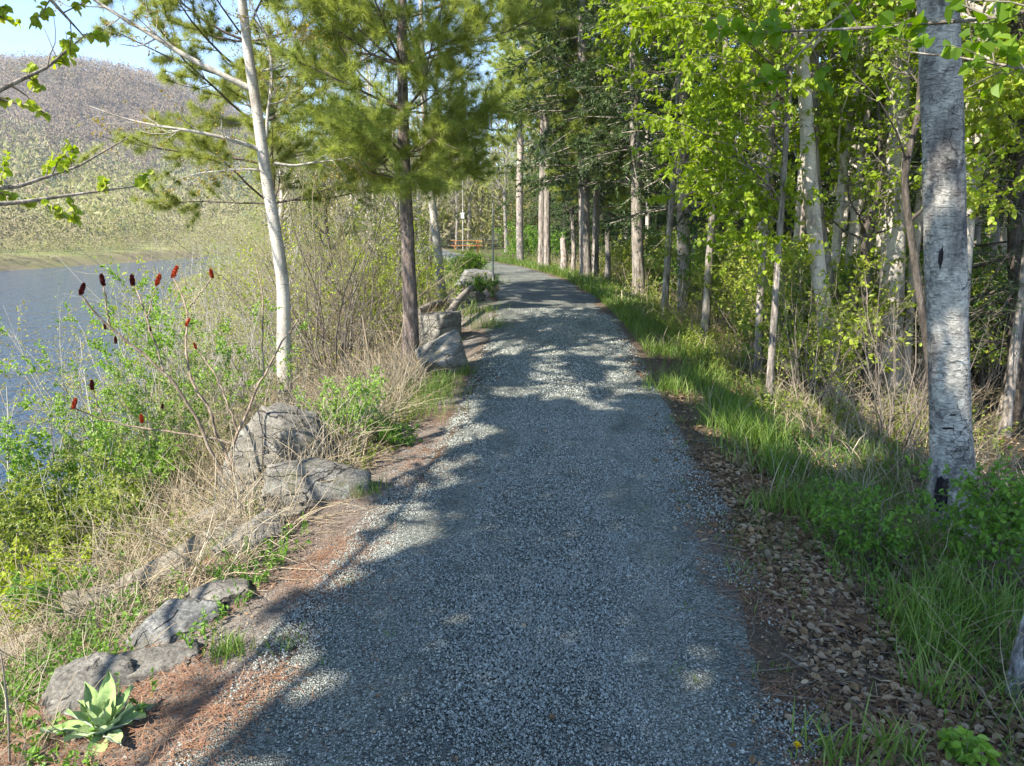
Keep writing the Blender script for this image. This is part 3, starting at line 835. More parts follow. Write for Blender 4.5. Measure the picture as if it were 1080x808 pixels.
# big birch
dB = 4.75
def fn_big(rng, tm, cm, P, R):
    decid(14, .62, 1, (1.0, 2.2), (45, 85), 7, (.4, .9), 5, (.15, .35), 6, .05)(rng, tm, cm, P, R)
    for k in range(60):         # bark curling off the trunk
        i = int(rng.integers(2, 52)); a = rng.uniform(math.pi * 1.0, math.pi * 2.0); r0 = R[i]; ctr = P[i]
        ln = rng.uniform(.02, .08); hh_ = rng.uniform(.003, .010); lift = rng.uniform(.004, .014); nseg = 6; V = []
        for s_ in range(nseg):
            t = s_ / (nseg - 1); aa = a + (t - .5) * ln / r0; rr_ = r0 * 1.0 + .004 + lift * t ** 2
            for q in (-1, 1): V.append((ctr[0] + rr_ * math.cos(aa), ctr[1] + rr_ * math.sin(aa), ctr[2] + q * hh_ * (1 - .5 * t) + .01 * math.sin(t * 3 + k)))
        tm.add(V, [[2 * n_, 2 * n_ + 1, 2 * n_ + 3, 2 * n_ + 2] for n_ in range(nseg - 1)], 0, True)
big = right_tree("birch_tree", "thick white birch at right with black scars and a rotted dark base", 4.75,
    [(1003, 560), (1003, 480), (1001, 400), (999, 300), (995, 200), (992, 100), (989, 0), (984, -200), (980, -450), (978, -700)],
    [.138, .122, .120, .118, .115, .112, .108, .09, .06, .03], M['birch_old'],
    fn_big, LF, 5, K=90, flare=1.3)
# scars on the big birch
def scar(parent, u, v, d, w, h, name="bark_scar", seed=0, mat=None):
    c = pt(u, v, d) - np.array(parent.location)
    rng = np.random.default_rng(seed)
    mb = MB(); nr = 14; ring = []
    for k in range(nr):
        a = k * 2 * math.pi / nr; r = rng.uniform(.75, 1.15)
        ring.append((c[0] + math.cos(a) * w * r, c[1] + .012 * abs(math.cos(a)), c[2] + math.sin(a) * h * r))
    mid = [(c[0] + (x - c[0]) * .55, c[1] - .004, c[2] + (z - c[2]) * .6) for x, y, z in ring]
    V = ring + mid + [(c[0], c[1] + .01, c[2])]
    F = [[k, (k + 1) % nr, nr + (k + 1) % nr, nr + k] for k in range(nr)]
    mb.add(V, F, 0, True)
    mb.f.append((np.array([[nr + k, nr + (k + 1) % nr, 2 * nr] for k in range(nr)]), 0, True))
    return mb.obj(name, mat or M['bark_black'], parent)
M['bark_black'] = bark("charred_bark", (.008, .008, .009), (.022, .02, .02), (.05, .045, .042), (30, 30, 8))
dB = 4.75
scar(big, 993, 272, dB - .114, .014, .07, seed=1)
scar(big, 993, 522, dB - .136, .055, .13, "rot_hollow", seed=2)
scar(big, 1010, 438, dB - .114, .05, .010, seed=3)
scar(big, 1012, 380, dB - .113, .035, .016, seed=4)
scar(big, 1000, 452, dB - .118, .045, .007, seed=5)
# double leaning trunk
right_tree("birch_tree", "leaning mottled birch, the left one of a close pair right of the grass verge", 8.3,
    [(884, 470), (880, 420), (872, 340), (862, 280), (855, 200), (850, 120), (845, 40), (838, -120), (830, -320)],
    [.095, .085, .082, .08, .078, .072, .065, .05, .02], M['birch_tan'], decid(14, .5, 1, (1.0, 2.0), (40, 80), 7, (.4, .9), 5, (.15, .35), 7, .05), LF, 6)
right_tree("birch_tree", "dark leaning trunk crossing behind the mottled birch of a close pair", 8.7,
    [(898, 470), (892, 420), (882, 340), (868, 270), (858, 200), (856, 130), (858, 60), (866, -120), (870, -300)],
    [.085, .078, .074, .07, .068, .064, .06, .045, .02], M['bark_grey'], decid(12, .5, 1, (1.0, 2.0), (40, 80), 7, (.4, .9), 5, (.15, .35), 7, .05), LF, 7)
right_tree("birch_tree", "straight white birch standing just left of the thick scarred birch", 8.8,
    [(938, 470), (936, 420), (938, 340), (942, 270), (945, 200), (946, 120), (948, 40), (950, -120), (952, -340)],
    [.165, .15, .14, .135, .13, .12, .105, .08, .03], M['birch_clean'], decid(14, .5, 1, (1.0, 2.2), (40, 80), 7, (.4, .9), 5, (.15, .35), 7, .05), LF, 8)
right_tree("birch_tree", "sunlit white trunk leaning right behind the thick scarred birch", 8.0,
    [(1000, 470), (1005, 400), (1010, 300), (1016, 220), (1024, 160), (1034, 90), (1045, 20), (1075, -140), (1100, -330)],
    [.14, .125, .12, .115, .11, .10, .09, .07, .03], M['birch_clean'], decid(12, .5, 1, (1.0, 2.0), (40, 80), 7, (.4, .9), 5, (.15, .35), 6, .05), LF, 9)
right_tree("sapling", "grey sapling curving up beside the thick scarred birch", 6.2,
    [(986, 500), (985, 440), (980, 380), (968, 300), (958, 230), (952, 190), (958, 160), (968, 130), (972, 60), (976, -80)],
    [.034, .032, .03, .029, .028, .027, .025, .022, .018, .01], M['bark_dark'], decid(14, .45, 1, (.5, 1.2), (40, 80), 6, (.2, .5), 4, (.1, .25), 4, .045), LF, 10)
right_tree("sapling", "crooked dark sapling between the mottled pair and the straight white birch", 8.4,
    [(914, 460), (916, 420), (915, 360), (910, 320), (916, 290), (910, 262), (914, 235), (924, 212), (930, 180), (925, 90)],
    [.05, .048, .045, .045, .042, .04, .038, .033, .028, .012], M['bark_dark'], decid(12, .45, 1, (.5, 1.2), (40, 80), 6, (.2, .5), 4, (.1, .25), 4, .045), LF, 11)
SPR = [M['spruce'], M[TW]]
right_tree("spruce_tree", "spruce with a bright flaky lower trunk and drooping boughs by the verge", 13.6,
    [(722, 333), (722, 300), (721, 250), (720, 200), (719, 140), (718, 80), (718, 0), (717, -250), (716, -480)],
    [.125, .115, .11, .105, .10, .095, .085, .05, .015], M['bark_pink'], conif_spruce(1.9, 9.5, 1.6, 36, 5, 14, 20, .085), SPR, 12)
right_tree("spruce_tree", "grey spruce trunk with a sunlit foot, left of the bright flaky trunk", 16.5,
    [(674, 312), (673, 280), (672, 240), (671, 190), (670, 130), (669, 60), (668, -60), (667, -300)],
    [.15, .125, .12, .115, .105, .095, .08, .02], M['bark_grey'], conif_spruce(2.6, 9.5, 1.8, 32, 5, 14, 20, .10), SPR, 13)
right_tree("spruce_tree", "tall dark spruce standing over the bend of the path", 20,
    [(618, 288), (617, 260), (616, 200), (615, 130), (614, 60), (613, -60), (612, -260), (611, -420)],
    [.16, .15, .14, .13, .12, .10, .05, .02], M['bark_grey'], conif_spruce(2.6, 13, 2.6, 42, 6, 16, 20, .13), SPR, 14)
PN = [M['pine'], M[TW]]
def pfn(h0, h1, L, nb=5): return conif_pine(np.linspace(h0, h1, 8), lambda h: np.interp(h, [h0, h1], [L, L * .4]), nb=nb, m2=12, tuft=30, nl=.17, w=.012, n_t=6, l2=(.35, .9))
right_tree("pine_tree", "grey pine, left trunk of a twin pair at the path bend", 24.5,
    [(571, 277), (571, 250), (572, 200), (573, 150), (573, 80), (573, 0), (573, -160)],
    [.115, .105, .10, .095, .09, .08, .04], M['bark_grey'], pfn(4.2, 9.5, 1.8), PN, 15)
right_tree("pine_tree", "grey pine, right trunk of a twin pair at the path bend", 24.2,
    [(577, 277), (577, 250), (577, 200), (576, 150), (577, 80), (579, 0), (580, -160)],
    [.115, .105, .10, .095, .09, .08, .04], M['bark_grey'], pfn(4.5, 9.5, 1.7), PN, 16)
right_tree("pine_tree", "pale pine trunk leftmost of the woods, at the path bend", 29,
    [(549, 266), (548, 240), (548, 200), (549, 160), (550, 90), (551, 0), (552, -140)],
    [.145, .13, .125, .12, .11, .09, .04], M['bark_pink'], pfn(4.3, 10, 1.8), PN, 17)
right_tree("pine_tree", "young pine with low feathery boughs between twin pines and spruce trunk", 20.5,
    [(628, 286), (628, 260), (629, 220), (630, 170), (630, 110), (630, 40)],
    [.10, .09, .085, .08, .06, .03], M['bark_grey'], pfn(1.9, 6.5, 1.5), PN, 18)
# short snags between the trunks
def snag(u, v, d, h, r, label, seed, barkm):
    base = gnd(pt(u, v, d)[0], d)
    P, R = trunk_poly([base, base + [.03, 0, h * .5], base + [-.02, 0, h]], [r, r * .9, r * .7], 12)
    root = empty("tree_snag", base, label, "snag")
    mb = MB(); trunk_mesh(mb, P - base, R, 10, 1.3, 0, .1, seed)
    rng = np.random.default_rng(seed)
    top = (P - base)[-1]
    for k in range(7):
        a = k * .9; q = top + [math.cos(a) * r * .5, math.sin(a) * r * .5, -.05]
        tubes(mb, np.array([q, q + [0, 0, .06], q + [rng.uniform(-.02, .02), 0, rng.uniform(.1, .3)]])[None], np.array([[r * .25, r * .2, .004]]), 5)
    mb.obj("trunk", barkm, root)
snag(594, 278, 23, 1.0, .11, "broken sunlit snag just right of the twin grey pines", 31, M['bark_pink'])
snag(604, 282, 22, 1.5, .07, "slim broken snag between twin pines and dark spruce", 32, M['bark_grey'])
snag(640, 295, 19.5, 1.2, .08, "short bleached snag between dark spruce and grey spruce trunk", 33, M['bark_grey'])

LIT = np.array([pt(721, v, 13.6) for v in (325, 310, 295, 280, 265, 250)] + [pt(939, v, 8.8) for v in (410, 370, 330, 290, 250, 210)] + [pt(876, v, 8.3) for v in (430, 390)]
               + [pt(1014, v, 8.0) for v in (330, 290, 250, 210, 180)] + [pt(673, v, 16.5) for v in (305, 295, 285)] + [pt(575, v, 24.3) for v in (270, 240, 215)])
def sun_clear(P, r=.12):  # leaves out foliage on sun rays to the LIT trunk points, keeping them sunlit
    ok = np.ones(len(P), bool)
    for q in LIT:
        d = P - q; al = d @ SUN
        ok &= (np.linalg.norm(d - al[:, None] * SUN, axis=1) > r) | (al < 0)
    return ok
# ------------------------------------------------------------------ leafy saplings that fill the upper right with bright leaves
def leafy_tree(label, x, y, H, r, seed, t0=.3, L=(1.2, 2.2), nb=18, nl=8, leaf=.05, mats=None, lean=(0, 0), barkm='bark_grey', group=None, m2=7, m3=5, name="leafy_tree", L2=(.4, .9)):
    base = gnd(x, y)
    rng = np.random.default_rng(seed)
    P = np.array([base + np.array([lean[0] * s * H + .05 * math.sin(seed + s * 5), lean[1] * s * H, H * s]) for s in np.linspace(0, 1, 9)])
    P, R = trunk_poly(P, np.linspace(r, r * .2, 9), 24)
    return make_tree(name, label, "tree", base, P, R, M[barkm], decid(nb, t0, 1, L, (50, 88), m2, L2, m3, (.15, .35), nl, leaf, up=.0, flat=.55), mats or LF, group=group, seed=seed)
def at(u, d): return pt(u, 404, d)[0]
leafy_tree("bright green young tree over the verge, leaves hanging left of the mottled pair", at(800, 8.8), 8.8, 6.0, .05, 41, .36, (1.0, 2.0), 24, 9, .052)
leafy_tree("bright green young tree in front of the flaky spruce trunk, highest over the path", at(745, 10.5), 10.5, 7.0, .06, 42, .40, (1.3, 2.3), 26, 9, .055)
leafy_tree("bright green young tree beside the grey spruce trunk, leaning to the path", at(700, 13), 13, 7.5, .06, 43, .42, (1.4, 2.4), 24, 9, .06)
leafy_tree("light green young tree behind the straight white birch", at(925, 9.8), 9.8, 7.0, .06, 44, .38, (1.1, 2.0), 22, 8, .052)
leafy_tree("light green young tree at the right edge behind the leaning white trunk", at(1060, 8.4), 8.4, 7.0, .06, 45, .40, (1.1, 2.0), 22, 8, .052)
leafy_tree("light green thin tree in the shade between mottled pair and flaky trunk", at(835, 11.5), 11.5, 8.0, .05, 46, .35, (1.2, 2.2), 24, 8, .055)

# trees whose limbs reach into the light above the verge
def aimed_tree(label, base, H, r, regions, seed, mats, leaf=.052, barkm='bark_grey', nl=16, lean=(0., 0.)):
    """regions: (u0, u1, v0, v1, d0, d1, count) where limb ends are wanted"""
    P, R = trunk_poly([base, base + np.array([lean[0] * .5, lean[1] * .5, H * .5]), base + np.array([lean[0], lean[1], H])], np.linspace(r, r * .3, 3), 30)
    def fn(rng, tm, cm, Pl, Rl):
        T = []
        for (u0, u1, v0, v1, d0, d1, n) in regions:
            for _ in range(n): T.append(pt(rng.uniform(u0, u1), rng.uniform(v0, v1), rng.uniform(d0, d1)))
        T = np.array(T) - base; n = len(T)
        dist = np.linalg.norm(T[:, :2], axis=1)
        zi = np.clip(T[:, 2] - dist * rng.uniform(.1, .5, n), .8, H * .97)
        i = np.clip(np.searchsorted(Pl[:, 2], zi), 0, len(Pl) - 1)
        S = Pl[i]; K = 9; t = np.linspace(0, 1, K)[None, :, None]
        A = S[:, None] * (1 - t) + T[:, None] * t + np.sin(t * math.pi) * np.array([0, 0, .10]) * dist[:, None, None] + rng.normal(size=(n, K, 3)) * .025 * np.sin(t * math.pi)
        RA = np.minimum(Rl[i] * .4, .003 + .003 * dist)[:, None] * np.linspace(1, .2, K)[None]
        tubes(tm, A, RA, 5)
        B, RB = spawn(rng, A[:, 4:], RA[:, 4:], 10, .0, 1, (30, 70), (.25, .6), 5, .5, .4, .14, -.02, .3, .6, .0018)
        tubes(cm, B, RB, 3, 1)
        leafy(rng, cm, B, nl, leaf, leaf * .85, 0, .1, 1, droop=.25, base=base)
    return make_tree("leafy_tree", label, "tree", base, P, R, M[barkm], fn, mats, seed=seed)
aimed_tree("bright green tree over the verge whose leaves hang left of the mottled birch pair", gnd(at(812, 7.6), 7.6), 6.5, .038, [(655, 850, -80, 120, 6.2, 8.2, 46), (690, 840, 90, 220, 6.6, 8.4, 26), (760, 830, 200, 270, 7, 8.4, 6)], 141, LF)
aimed_tree("bright green tree behind the straight white birch, sprays between the trunks", gnd(at(905, 9.6), 9.6), 7.0, .055, [(830, 990, -60, 150, 8, 9.6, 30), (830, 990, 120, 260, 9.2, 10, 4)], 142, LF)
aimed_tree("yellow green tree at the right edge behind the thick scarred birch", gnd(at(1066, 7.6), 7.6), 6.5, .05, [(1010, 1130, -60, 120, 6.2, 8.0, 26), (1015, 1110, 90, 220, 6.5, 8.0, 16)], 143, [M['lime'], M[TW]])
right_tree("hemlock_tree", "dark hemlock with drooping boughs at the right edge behind the birches", 8.2,
    [(1075, 480), (1075, 400), (1074, 300), (1073, 200), (1072, 0), (1070, -300), (1068, -600)], [.12, .11, .10, .09, .07, .04, .01], M['bark_dark'], conif_spruce(1.0, 8.5, 1.35, 36, 6, 14, 18, .05), SPR, 144)

# tree right beside the viewer whose broad leaves hang in at the top
base = gnd(3.5, 1.4)
P, R = trunk_poly([base, base + [-.1, .1, 1.5], base + [-.2, .3, 3], base + [-.3, .4, 6]], [.10, .09, .07, .02], 20)
def fn_over(rng, tm, cm, P, R):
    limbs = [[(3.3 - base[0], 1.7 - base[1], 2.9 - base[2])] + [tuple(pt(u, v, d) - base) for u, v, d in ((1120, 20, 2.5), (1020, 22, 2.7), (930, 30, 2.9), (850, 32, 3.1), (775, 36, 3.3))],
             [(3.3 - base[0], 1.7 - base[1], 3.0 - base[2])] + [tuple(pt(u, v, d) - base) for u, v, d in ((1130, -60, 2.6), (1040, -50, 2.8), (950, -30, 2.9), (880, 0, 3.1), (830, 70, 3.2))],
             [(3.25 - base[0], 1.8 - base[1], 3.3 - base[2])] + [tuple(pt(u, v, d) - base) for u, v, d in ((1150, 100, 3.0), (1110, 80, 3.1), (1060, 70, 3.2), (1020, 55, 3.3), (960, 55, 3.4))]]
    LP = []; LR = []
    for l in limbs:
        q, r = trunk_poly(l, np.linspace(.010, .003, len(l)), 14); LP.append(q); LR.append(r)
    A = np.array(LP); RA = np.array(LR); tubes(tm, A, RA, 6)
    B, RB = spawn(rng, A[:, 3:], RA[:, 3:], 26, .05, 1, (30, 75), (.12, .34), 4, .5, .4, .12, -.02, .3, .6, .0018)
    tubes(cm, B, RB, 4, 1)
    leafy(rng, cm, B, 7, .056, .052, 0, .2, 1, droop=.1, updn=.5)
    A2, RA2 = spawn(rng, P[None], R[None], 10, .55, 1, (40, 80), (1, 1.9), 6, .4, .3, .12, .05)
    A2 = A2; sel = A2[:, -1, 1] < 2.2
    A2 = A2[sel]; RA2 = RA2[sel]
    B2, RB2 = spawn(rng, A2, RA2, 8, .2, 1, (30, 70), (.3, .8), 4, .5, .4, .12, 0, .3, .5, .002)
    tubes(tm, A2, RA2, 6); tubes(cm, B2, RB2, 4, 1)
    leafy(rng, cm, B2, 16, .06, .052, 0, .1, 1, droop=.3)
make_tree("leafy_tree", "broad leaved tree at right whose leaves hang in front of the thick birch", "tree", base, P, R, M['bark_grey'], fn_over, [M['aspen_deep'], M[TW]], seed=47)

# ------------------------------------------------------------------ trees at the left with unseen crowns, shaped to cast a set shade on the path
def shade_mask(x, y):  # wanted shade pattern on the ground, which the unseen crowns are built to cast
    off = x - pc(y)
    n = fbm(x * 2.4, y * 1.5, 91, 3)
    edge = off + np.interp(y, [2.2, 3.6], [.92, 1.15]) - .8 * (fbm(y * 1.9, x * 0, 92) - .5)
    n4 = fbm(x * 5, y * 3.6, 96, 2)
    a = (edge > 0) & (off < 3.2) & (y < 6.0 + .6 * np.sin(x * 2)) & ((n > .25) | (edge > .7)) & (n4 > .62 - .55 * sstep(0, .9, edge))
    b = (y >= 6.0) & (y < 13) & (off > -1.0) & (off < 3.0) & (n > .47)
    c = (y >= 13) & (off > -1.0) & (off < 3.0) & (n > .44)
    return a | b | c
def shade_tree(label, base, top, r, y0, y1, x0, x1, hr, ncl, nleaf, seed, extra=None):
    rng = np.random.default_rng(seed)
    P, R = trunk_poly([base, base * .6 + top * .4 + [.15, .1, 0], top], [r, r * .75, r * .3], 22)
    root = empty("leafy_tree", base, label, "tree")
    tm = MB(); cm = MB()
    trunk_mesh(tm, P - base, R, 12)
    n = 400000
    gx = rng.uniform(x0, x1, n); gy = rng.uniform(y0, y1, n)
    ok = shade_mask(gx, gy); gx = gx[ok]; gy = gy[ok]
    g = np.stack([gx, gy, hgt(gx, gy)], 1)
    if extra is not None:       # more unseen leaves, added on sun rays to shade the thick birch
        nb = len(g) // 6
        zz = rng.uniform(1.0, 4.4, nb); g = np.concatenate([g, np.stack([2.75 + rng.uniform(-.5, .5, nb), np.full(nb, 4.75), zz], 1)[fbm(zz * 2.2, zz * 0 + 4, 95) > .33]])
    # sun rays that the pine already catches need no second crown
    ap = g[:, None] + SUN[None, None] * (np.arange(2.0, 9, 1.0)[None, :, None] / SUN[2])
    hit = (np.hypot(ap[..., 0] + 1.2, ap[..., 1] - 9.2) < np.interp(ap[..., 2], [2, 3, 5, 10], [1.3, 2.2, 2.2, .8])).any(1)
    g = g[~hit]
    h = rng.uniform(hr[0], hr[1], len(g))
    Q = g + SUN * (h / SUN[2])[:, None]  # leaf sites lie up the sun rays from the ground to be shaded
    cc = Q[rng.choice(len(Q), ncl)]
    from_tr = P[np.clip(rng.integers(9, 22, ncl), 0, 21)]
    K = 7; tt = np.linspace(0, 1, K)[None, :, None]
    A = from_tr[:, None] * (1 - tt) + cc[:, None] * tt + np.sin(tt * math.pi) * np.array([0, 0, .35]) + rng.normal(size=(ncl, K, 3)) * .05 * np.sin(tt * math.pi)
    good = ~inframe(A.reshape(-1, 3), 10).reshape(ncl, K).any(1)
    A = A[good]; cc = cc[good]
    RA = np.full((len(A), 1), .022) * np.linspace(1, .2, K)[None]
    tubes(tm, A - base, RA, 5)
    d2 = None
    sel = rng.choice(len(Q), nleaf * 3)
    q = Q[sel]
    dmin = np.min([np.linalg.norm(q - c, axis=1) for c in cc], axis=0)
    q = q[dmin < .75]
    q = q[~inframe(q, 15)]; q = q[sun_clear(q, .3)][:nleaf]
    m = len(q)
    leaves(cm, q - base, rng.normal(size=(m, 3)) + np.array([0, 0, -.3]), norm(SUN + rng.normal(size=(m, 3)) * .7), rng.uniform(.05, .09, m), rng.uniform(.045, .07, m), 0)
    if extra is not None: extra(rng, tm, cm, P - base, base)
    tm.obj("trunk", M['bark_grey'], root); cm.obj("crown", [M['lime'], M[TW]], root)
    return root
def fn_tl(rng, tm, cm, P, base):
    limbs = [[(-4.2, -.6, 2.2), (-3.9, 2.2, 1.9)] + [tuple(pt(u, v, d)) for u, v, d in ((-60, 225, 4.1), (0, 223, 4.3), (40, 217, 4.4), (75, 200, 4.5), (110, 196, 4.6), (155, 195, 4.7))],
             [(-4.2, -.6, 2.3), (-3.8, 2.2, 2.1)] + [tuple(pt(u, v, d)) for u, v, d in ((-60, 215, 4.2), (-5, 208, 4.4), (30, 196, 4.5), (80, 196, 4.6), (105, 175, 4.7), (135, 145, 4.8))],
             [(-4.3, -.7, 3.0), (-3.7, 2.0, 2.8)] + [tuple(pt(u, v, d)) for u, v, d in ((-60, 130, 4.0), (0, 108, 4.2), (35, 95, 4.3), (60, 78, 4.4), (80, 60, 4.5), (92, 35, 4.6))],
             [(-4.3, -.7, 3.6), (-3.5, 2.0, 3.4)] + [tuple(pt(u, v, d)) for u, v, d in ((-50, 60, 3.8), (-10, 35, 3.9), (10, 12, 4.0), (22, -10, 4.0), (40, -40, 4.1), (60, -70, 4.2))],
             [(-4.3, -.7, 3.9), (-3.2, 2.2, 3.8)] + [tuple(pt(u, v, d)) for u, v, d in ((-20, -60, 3.8), (30, -40, 3.9), (60, -20, 4.0), (72, 0, 4.1), (82, 8, 4.1), (90, 40, 4.2))]]
    LP = []; LR = []
    for l in limbs:
        q, r = trunk_poly(np.array(l) - base, np.linspace(.022, .003, len(l)), 18); LP.append(q); LR.append(r)
    A = np.array(LP); RA = np.array(LR); tubes(tm, A, RA, 5)
    B, RB = spawn(rng, A[:, 12:], RA[:, 12:], 17, .0, 1, (25, 70), (.10, .36), 5, .5, .4, .16, 0, .3, .2, .0018)
    tubes(cm, B, RB, 4, 1)
    pick = fbm(B[:, -1, 0] * 4, B[:, -1, 2] * 4, 5) > .30
    leafy(rng, cm, B[pick], 20, .043, .042, 0, .2, 1, droop=.15, updn=.4)
shade_tree("leafy tree at left whose yellow green branches hang over the river view, unseen crown shaped to shade the path", np.array([-3.6, -2.6, -1.5]), np.array([-3.8, -.4, 8.2]), .14, .4, 6.8, -1.3, 4.2, (5, 8), 120, 56000, 51, fn_tl)  # hanging branches are in view; the crown is unseen and shaped for its shade
shade_tree("unseen tall leafy tree added beyond the left edge to dapple the path with shade", np.array([-5.9, 4.3, -2.4]), np.array([-4.6, 5.4, 9.5]), .14, 6.0, 16, -1.2, 4.0, (6, 9), 110, 30000, 52)  # unseen tree, added for the dappled shade farther along the path

# ------------------------------------------------------------------ woods behind: conifers, thin trunks, budding trees (copies of a few builds)
def protos():
    rng = np.random.default_rng(7)
    z = np.zeros(3)
    out = {}
    def mk(key, name, P, R, bk, fn, mats, seed):
        root = make_tree(name, "x", "tree", z, P, R, bk, fn, mats, seed=seed, sides=9)
        out.setdefault(key, []).append(root)
    for i in range(3):
        P, R = trunk_poly([(0, 0, -.1), (.05, 0, 4), (0, .05, 8), (0, 0, 12)], [.15, .12, .08, .02], 20)
        mk('spruce', "spruce_tree", P, R, M['bark_dark'], conif_spruce(.3, 11.8, 2.2, 42, 6, 13, 15, .13), [M['spruce'] if i else M['hemlock'], M[TW]], 60 + i)
    for i in range(3):
        P, R = trunk_poly([(0, 0, -.1), (.1 * i - .1, 0, 3), (.1, .15, 6), (.1, 0, 9)], [.075, .065, .05, .012], 20)
        mk('thin', "woodland_tree", P, R, [M['birch_tan'], M['birch_tan'], M['bark_grey']][i], decid(16, .3, 1, (.7, 1.9), (35, 75), 5, (.3, .8), 4, (.15, .35), 6, .06), [M['aspen'], M[TW]], 64 + i)
    for i in range(3):
        P, R = trunk_poly([(0, 0, -.1), (.15, 0, 3), (-.1, .1, 6), (.1, 0, 10)], [.11, .09, .06, .012], 20)
        mk('bud', "budding_tree", P, R, M['bark_grey'] if i != 1 else M['birch_tan'], decid(30, .16, 1, (1.2, 2.6), (25, 60), 7, (.5, 1.2), 5, (.2, .5), 4, .055, up=.1, flat=0), [M['bud'] if i != 2 else M['lime'], M['pale_twig']], 67 + i)
    return out
PR = protos()
used = set()
def put(kind, i, x, y, s, rz, label, group):
    p = PR[kind][i % 3]; loc = gnd(x, y)
    if (kind, i % 3) not in used:
        used.add((kind, i % 3)); p.location = loc; p.rotation_euler = (0, 0, rz); p.scale = (s, s, s); p["label"] = label; p["group"] = group
        return p
    return copy_thing(p, loc, rz, s, label, group)
rng = np.random.default_rng(8)
G1 = "dark conifers deep in the woods right of the path"
LB1 = "dark conifer deep in the woods right of the path"
n = 0
for (x, y, s) in ((7.2, 13.5, .9), (5.6, 17, 1.0), (9.0, 10.5, 1.0), (7.5, 9.2, .7), (11, 14, 1.1), (8.3, 19, 1.1), (6.0, 23, 1.0), (12, 20, 1.2), (9.5, 26, 1.1), (4.6, 27, 1.0),
                  (3.6, 31, .9), (14, 12, 1.1), (16, 18, 1.2), (13, 27, 1.2), (7, 33, 1.2), (11, 36, 1.2), (2.8, 36, 1.1), (5, 41, 1.2), (17, 27, 1.2), (19, 34, 1.3), (15, 9, 1.1), (2.0, 44, 1.1), (9, 46, 1.3)):
    put('spruce', n, x, y, s * rng.uniform(.9, 1.1), rng.uniform(0, 6.28), LB1, G1); n += 1
G2 = "thin leafy trunks scattered through the woods"; LB2 = "thin trunk with light spring leaves inside the woods at right"
n = 0
for k in range(34):
    y = rng.uniform(8.5, 30); off = rng.uniform(2.6, 4 + y * .35)
    x = pc(y) + HW + off
    put('thin', n, x, y, rng.uniform(.65, 1.2), rng.uniform(0, 6.28), LB2, G2); n += 1
for k in range(14):
    y = rng.uniform(8.6, 17); x = pc(y) + HW + rng.uniform(2.2, 2.6 + y * .35)
    put('thin', k % 2, x, y, rng.uniform(.55, .85), rng.uniform(0, 6.28), LB2, G2)
G3 = "budding trees along the left bank"; LB3 = "pale budding tree in the thicket along the left bank"
n = 0
for (x, y, s) in ((-3.6, 15, .6), (-5.2, 17.5, .75), (-3.0, 20, .6), (-6.5, 22, .8), (-4.4, 25, .8), (-8, 27, .9), (-3.2, 30, .8), (-6, 33, 1.), (-10, 34, 1.0), (-4.2, 58, 1.0), (-8.5, 41, 1.0), (-12, 44, 1.1)):
    put('bud', n, x, y, s * rng.uniform(.9, 1.1), rng.uniform(0, 6.28), LB3, G3); n += 1
G4 = "budding trees beyond the picnic table"; LB4 = "tall bare budding tree beyond the picnic table"
for k in range(24):
    x = -16 + k * 1.15 + rng.uniform(-.8, .8); y = rng.uniform(54, 78)
    put('bud', n, x, y, rng.uniform(1.0, 1.6), rng.uniform(0, 6.28), LB4, G4); n += 1

# ------------------------------------------------------------------ shrubs
def shrub(name, label, base, stems, H, spread, seed, leafm=None, twigm='twig', nl=8, leaf=.03, r=.008, m2=5, m3=4, L2=(.2, .5), L3=(.1, .22), up=.05, wob=.12, tilt=.5, group=None, oval=True, sides=5, az=None):
    rng = np.random.default_rng(seed)
    root = empty(name, base, label, "shrub", group)
    a = rng.uniform(0, 6.28, stems) if az is None else rng.uniform(az[0], az[1], stems)
    rad = rng.uniform(0, spread * .25, stems)
    S = np.stack([np.cos(a) * rad, np.sin(a) * rad, 0 * a - .03], 1)
    ti = rng.uniform(.1, 1, stems) * tilt
    D = np.stack([np.cos(a) * np.sin(ti), np.sin(a) * np.sin(ti), np.cos(ti)], 1)
    Ls = H * rng.uniform(.65, 1.1, stems)
    A = curves(rng, S, D, Ls, 9, wob, up)
    RA = (r * rng.uniform(.7, 1.3, stems))[:, None] * np.linspace(1, .25, 9)[None]
    tm = MB(); cm = MB()
    tubes(tm, A, RA, sides)
    B, RB = spawn(rng, A, RA, m2, .2, 1, (25, 60), L2, 5, .55, .3, .15, up, .3, 0, .0015)
    tubes(tm, B, RB, 4)
    Cc, RC = spawn(rng, B, RB, m3, .2, 1, (25, 60), L3, 4, .6, .4, .12, up, .2, 0, .001)
    tubes(tm, Cc, RC, 3)
    tm.obj("stems", M[twigm], root)
    if leafm:
        leafy(rng, cm, Cc, nl, leaf, leaf * .6, 0, .1, 1, oval=oval)
        leafy(rng, cm, B, nl, leaf, leaf * .6, 0, .3, 1, oval=oval)
        cm.obj("foliage", M[leafm], root)
    return root
shrub("bare_shrub", "leafless many stemmed shrub between the pale birch and the pine", gnd(-2.35, 10.2), 26, 2.9, .8, 201, None, 'twig', r=.013, m2=7, m3=5, L2=(.4, 1.0), L3=(.15, .45), tilt=.65)
shrub("bare_shrub", "sparse bare shrub sprouting at the foot of the pale birch", gnd(-3.3, 9.6), 16, 2.2, .8, 202, 'bud', 'pale_twig', 2, .03, r=.010, m2=6, m3=4, L2=(.3, .8), tilt=.8)
shrub("leafy_shrub", "yellow green shrub behind the leafless shrub, left of the pine", gnd(-2.2, 12.2), 22, 2.4, .9, 203, 'lime', 'twig', 4, .04, r=.009, m2=7, m3=4, tilt=.5)
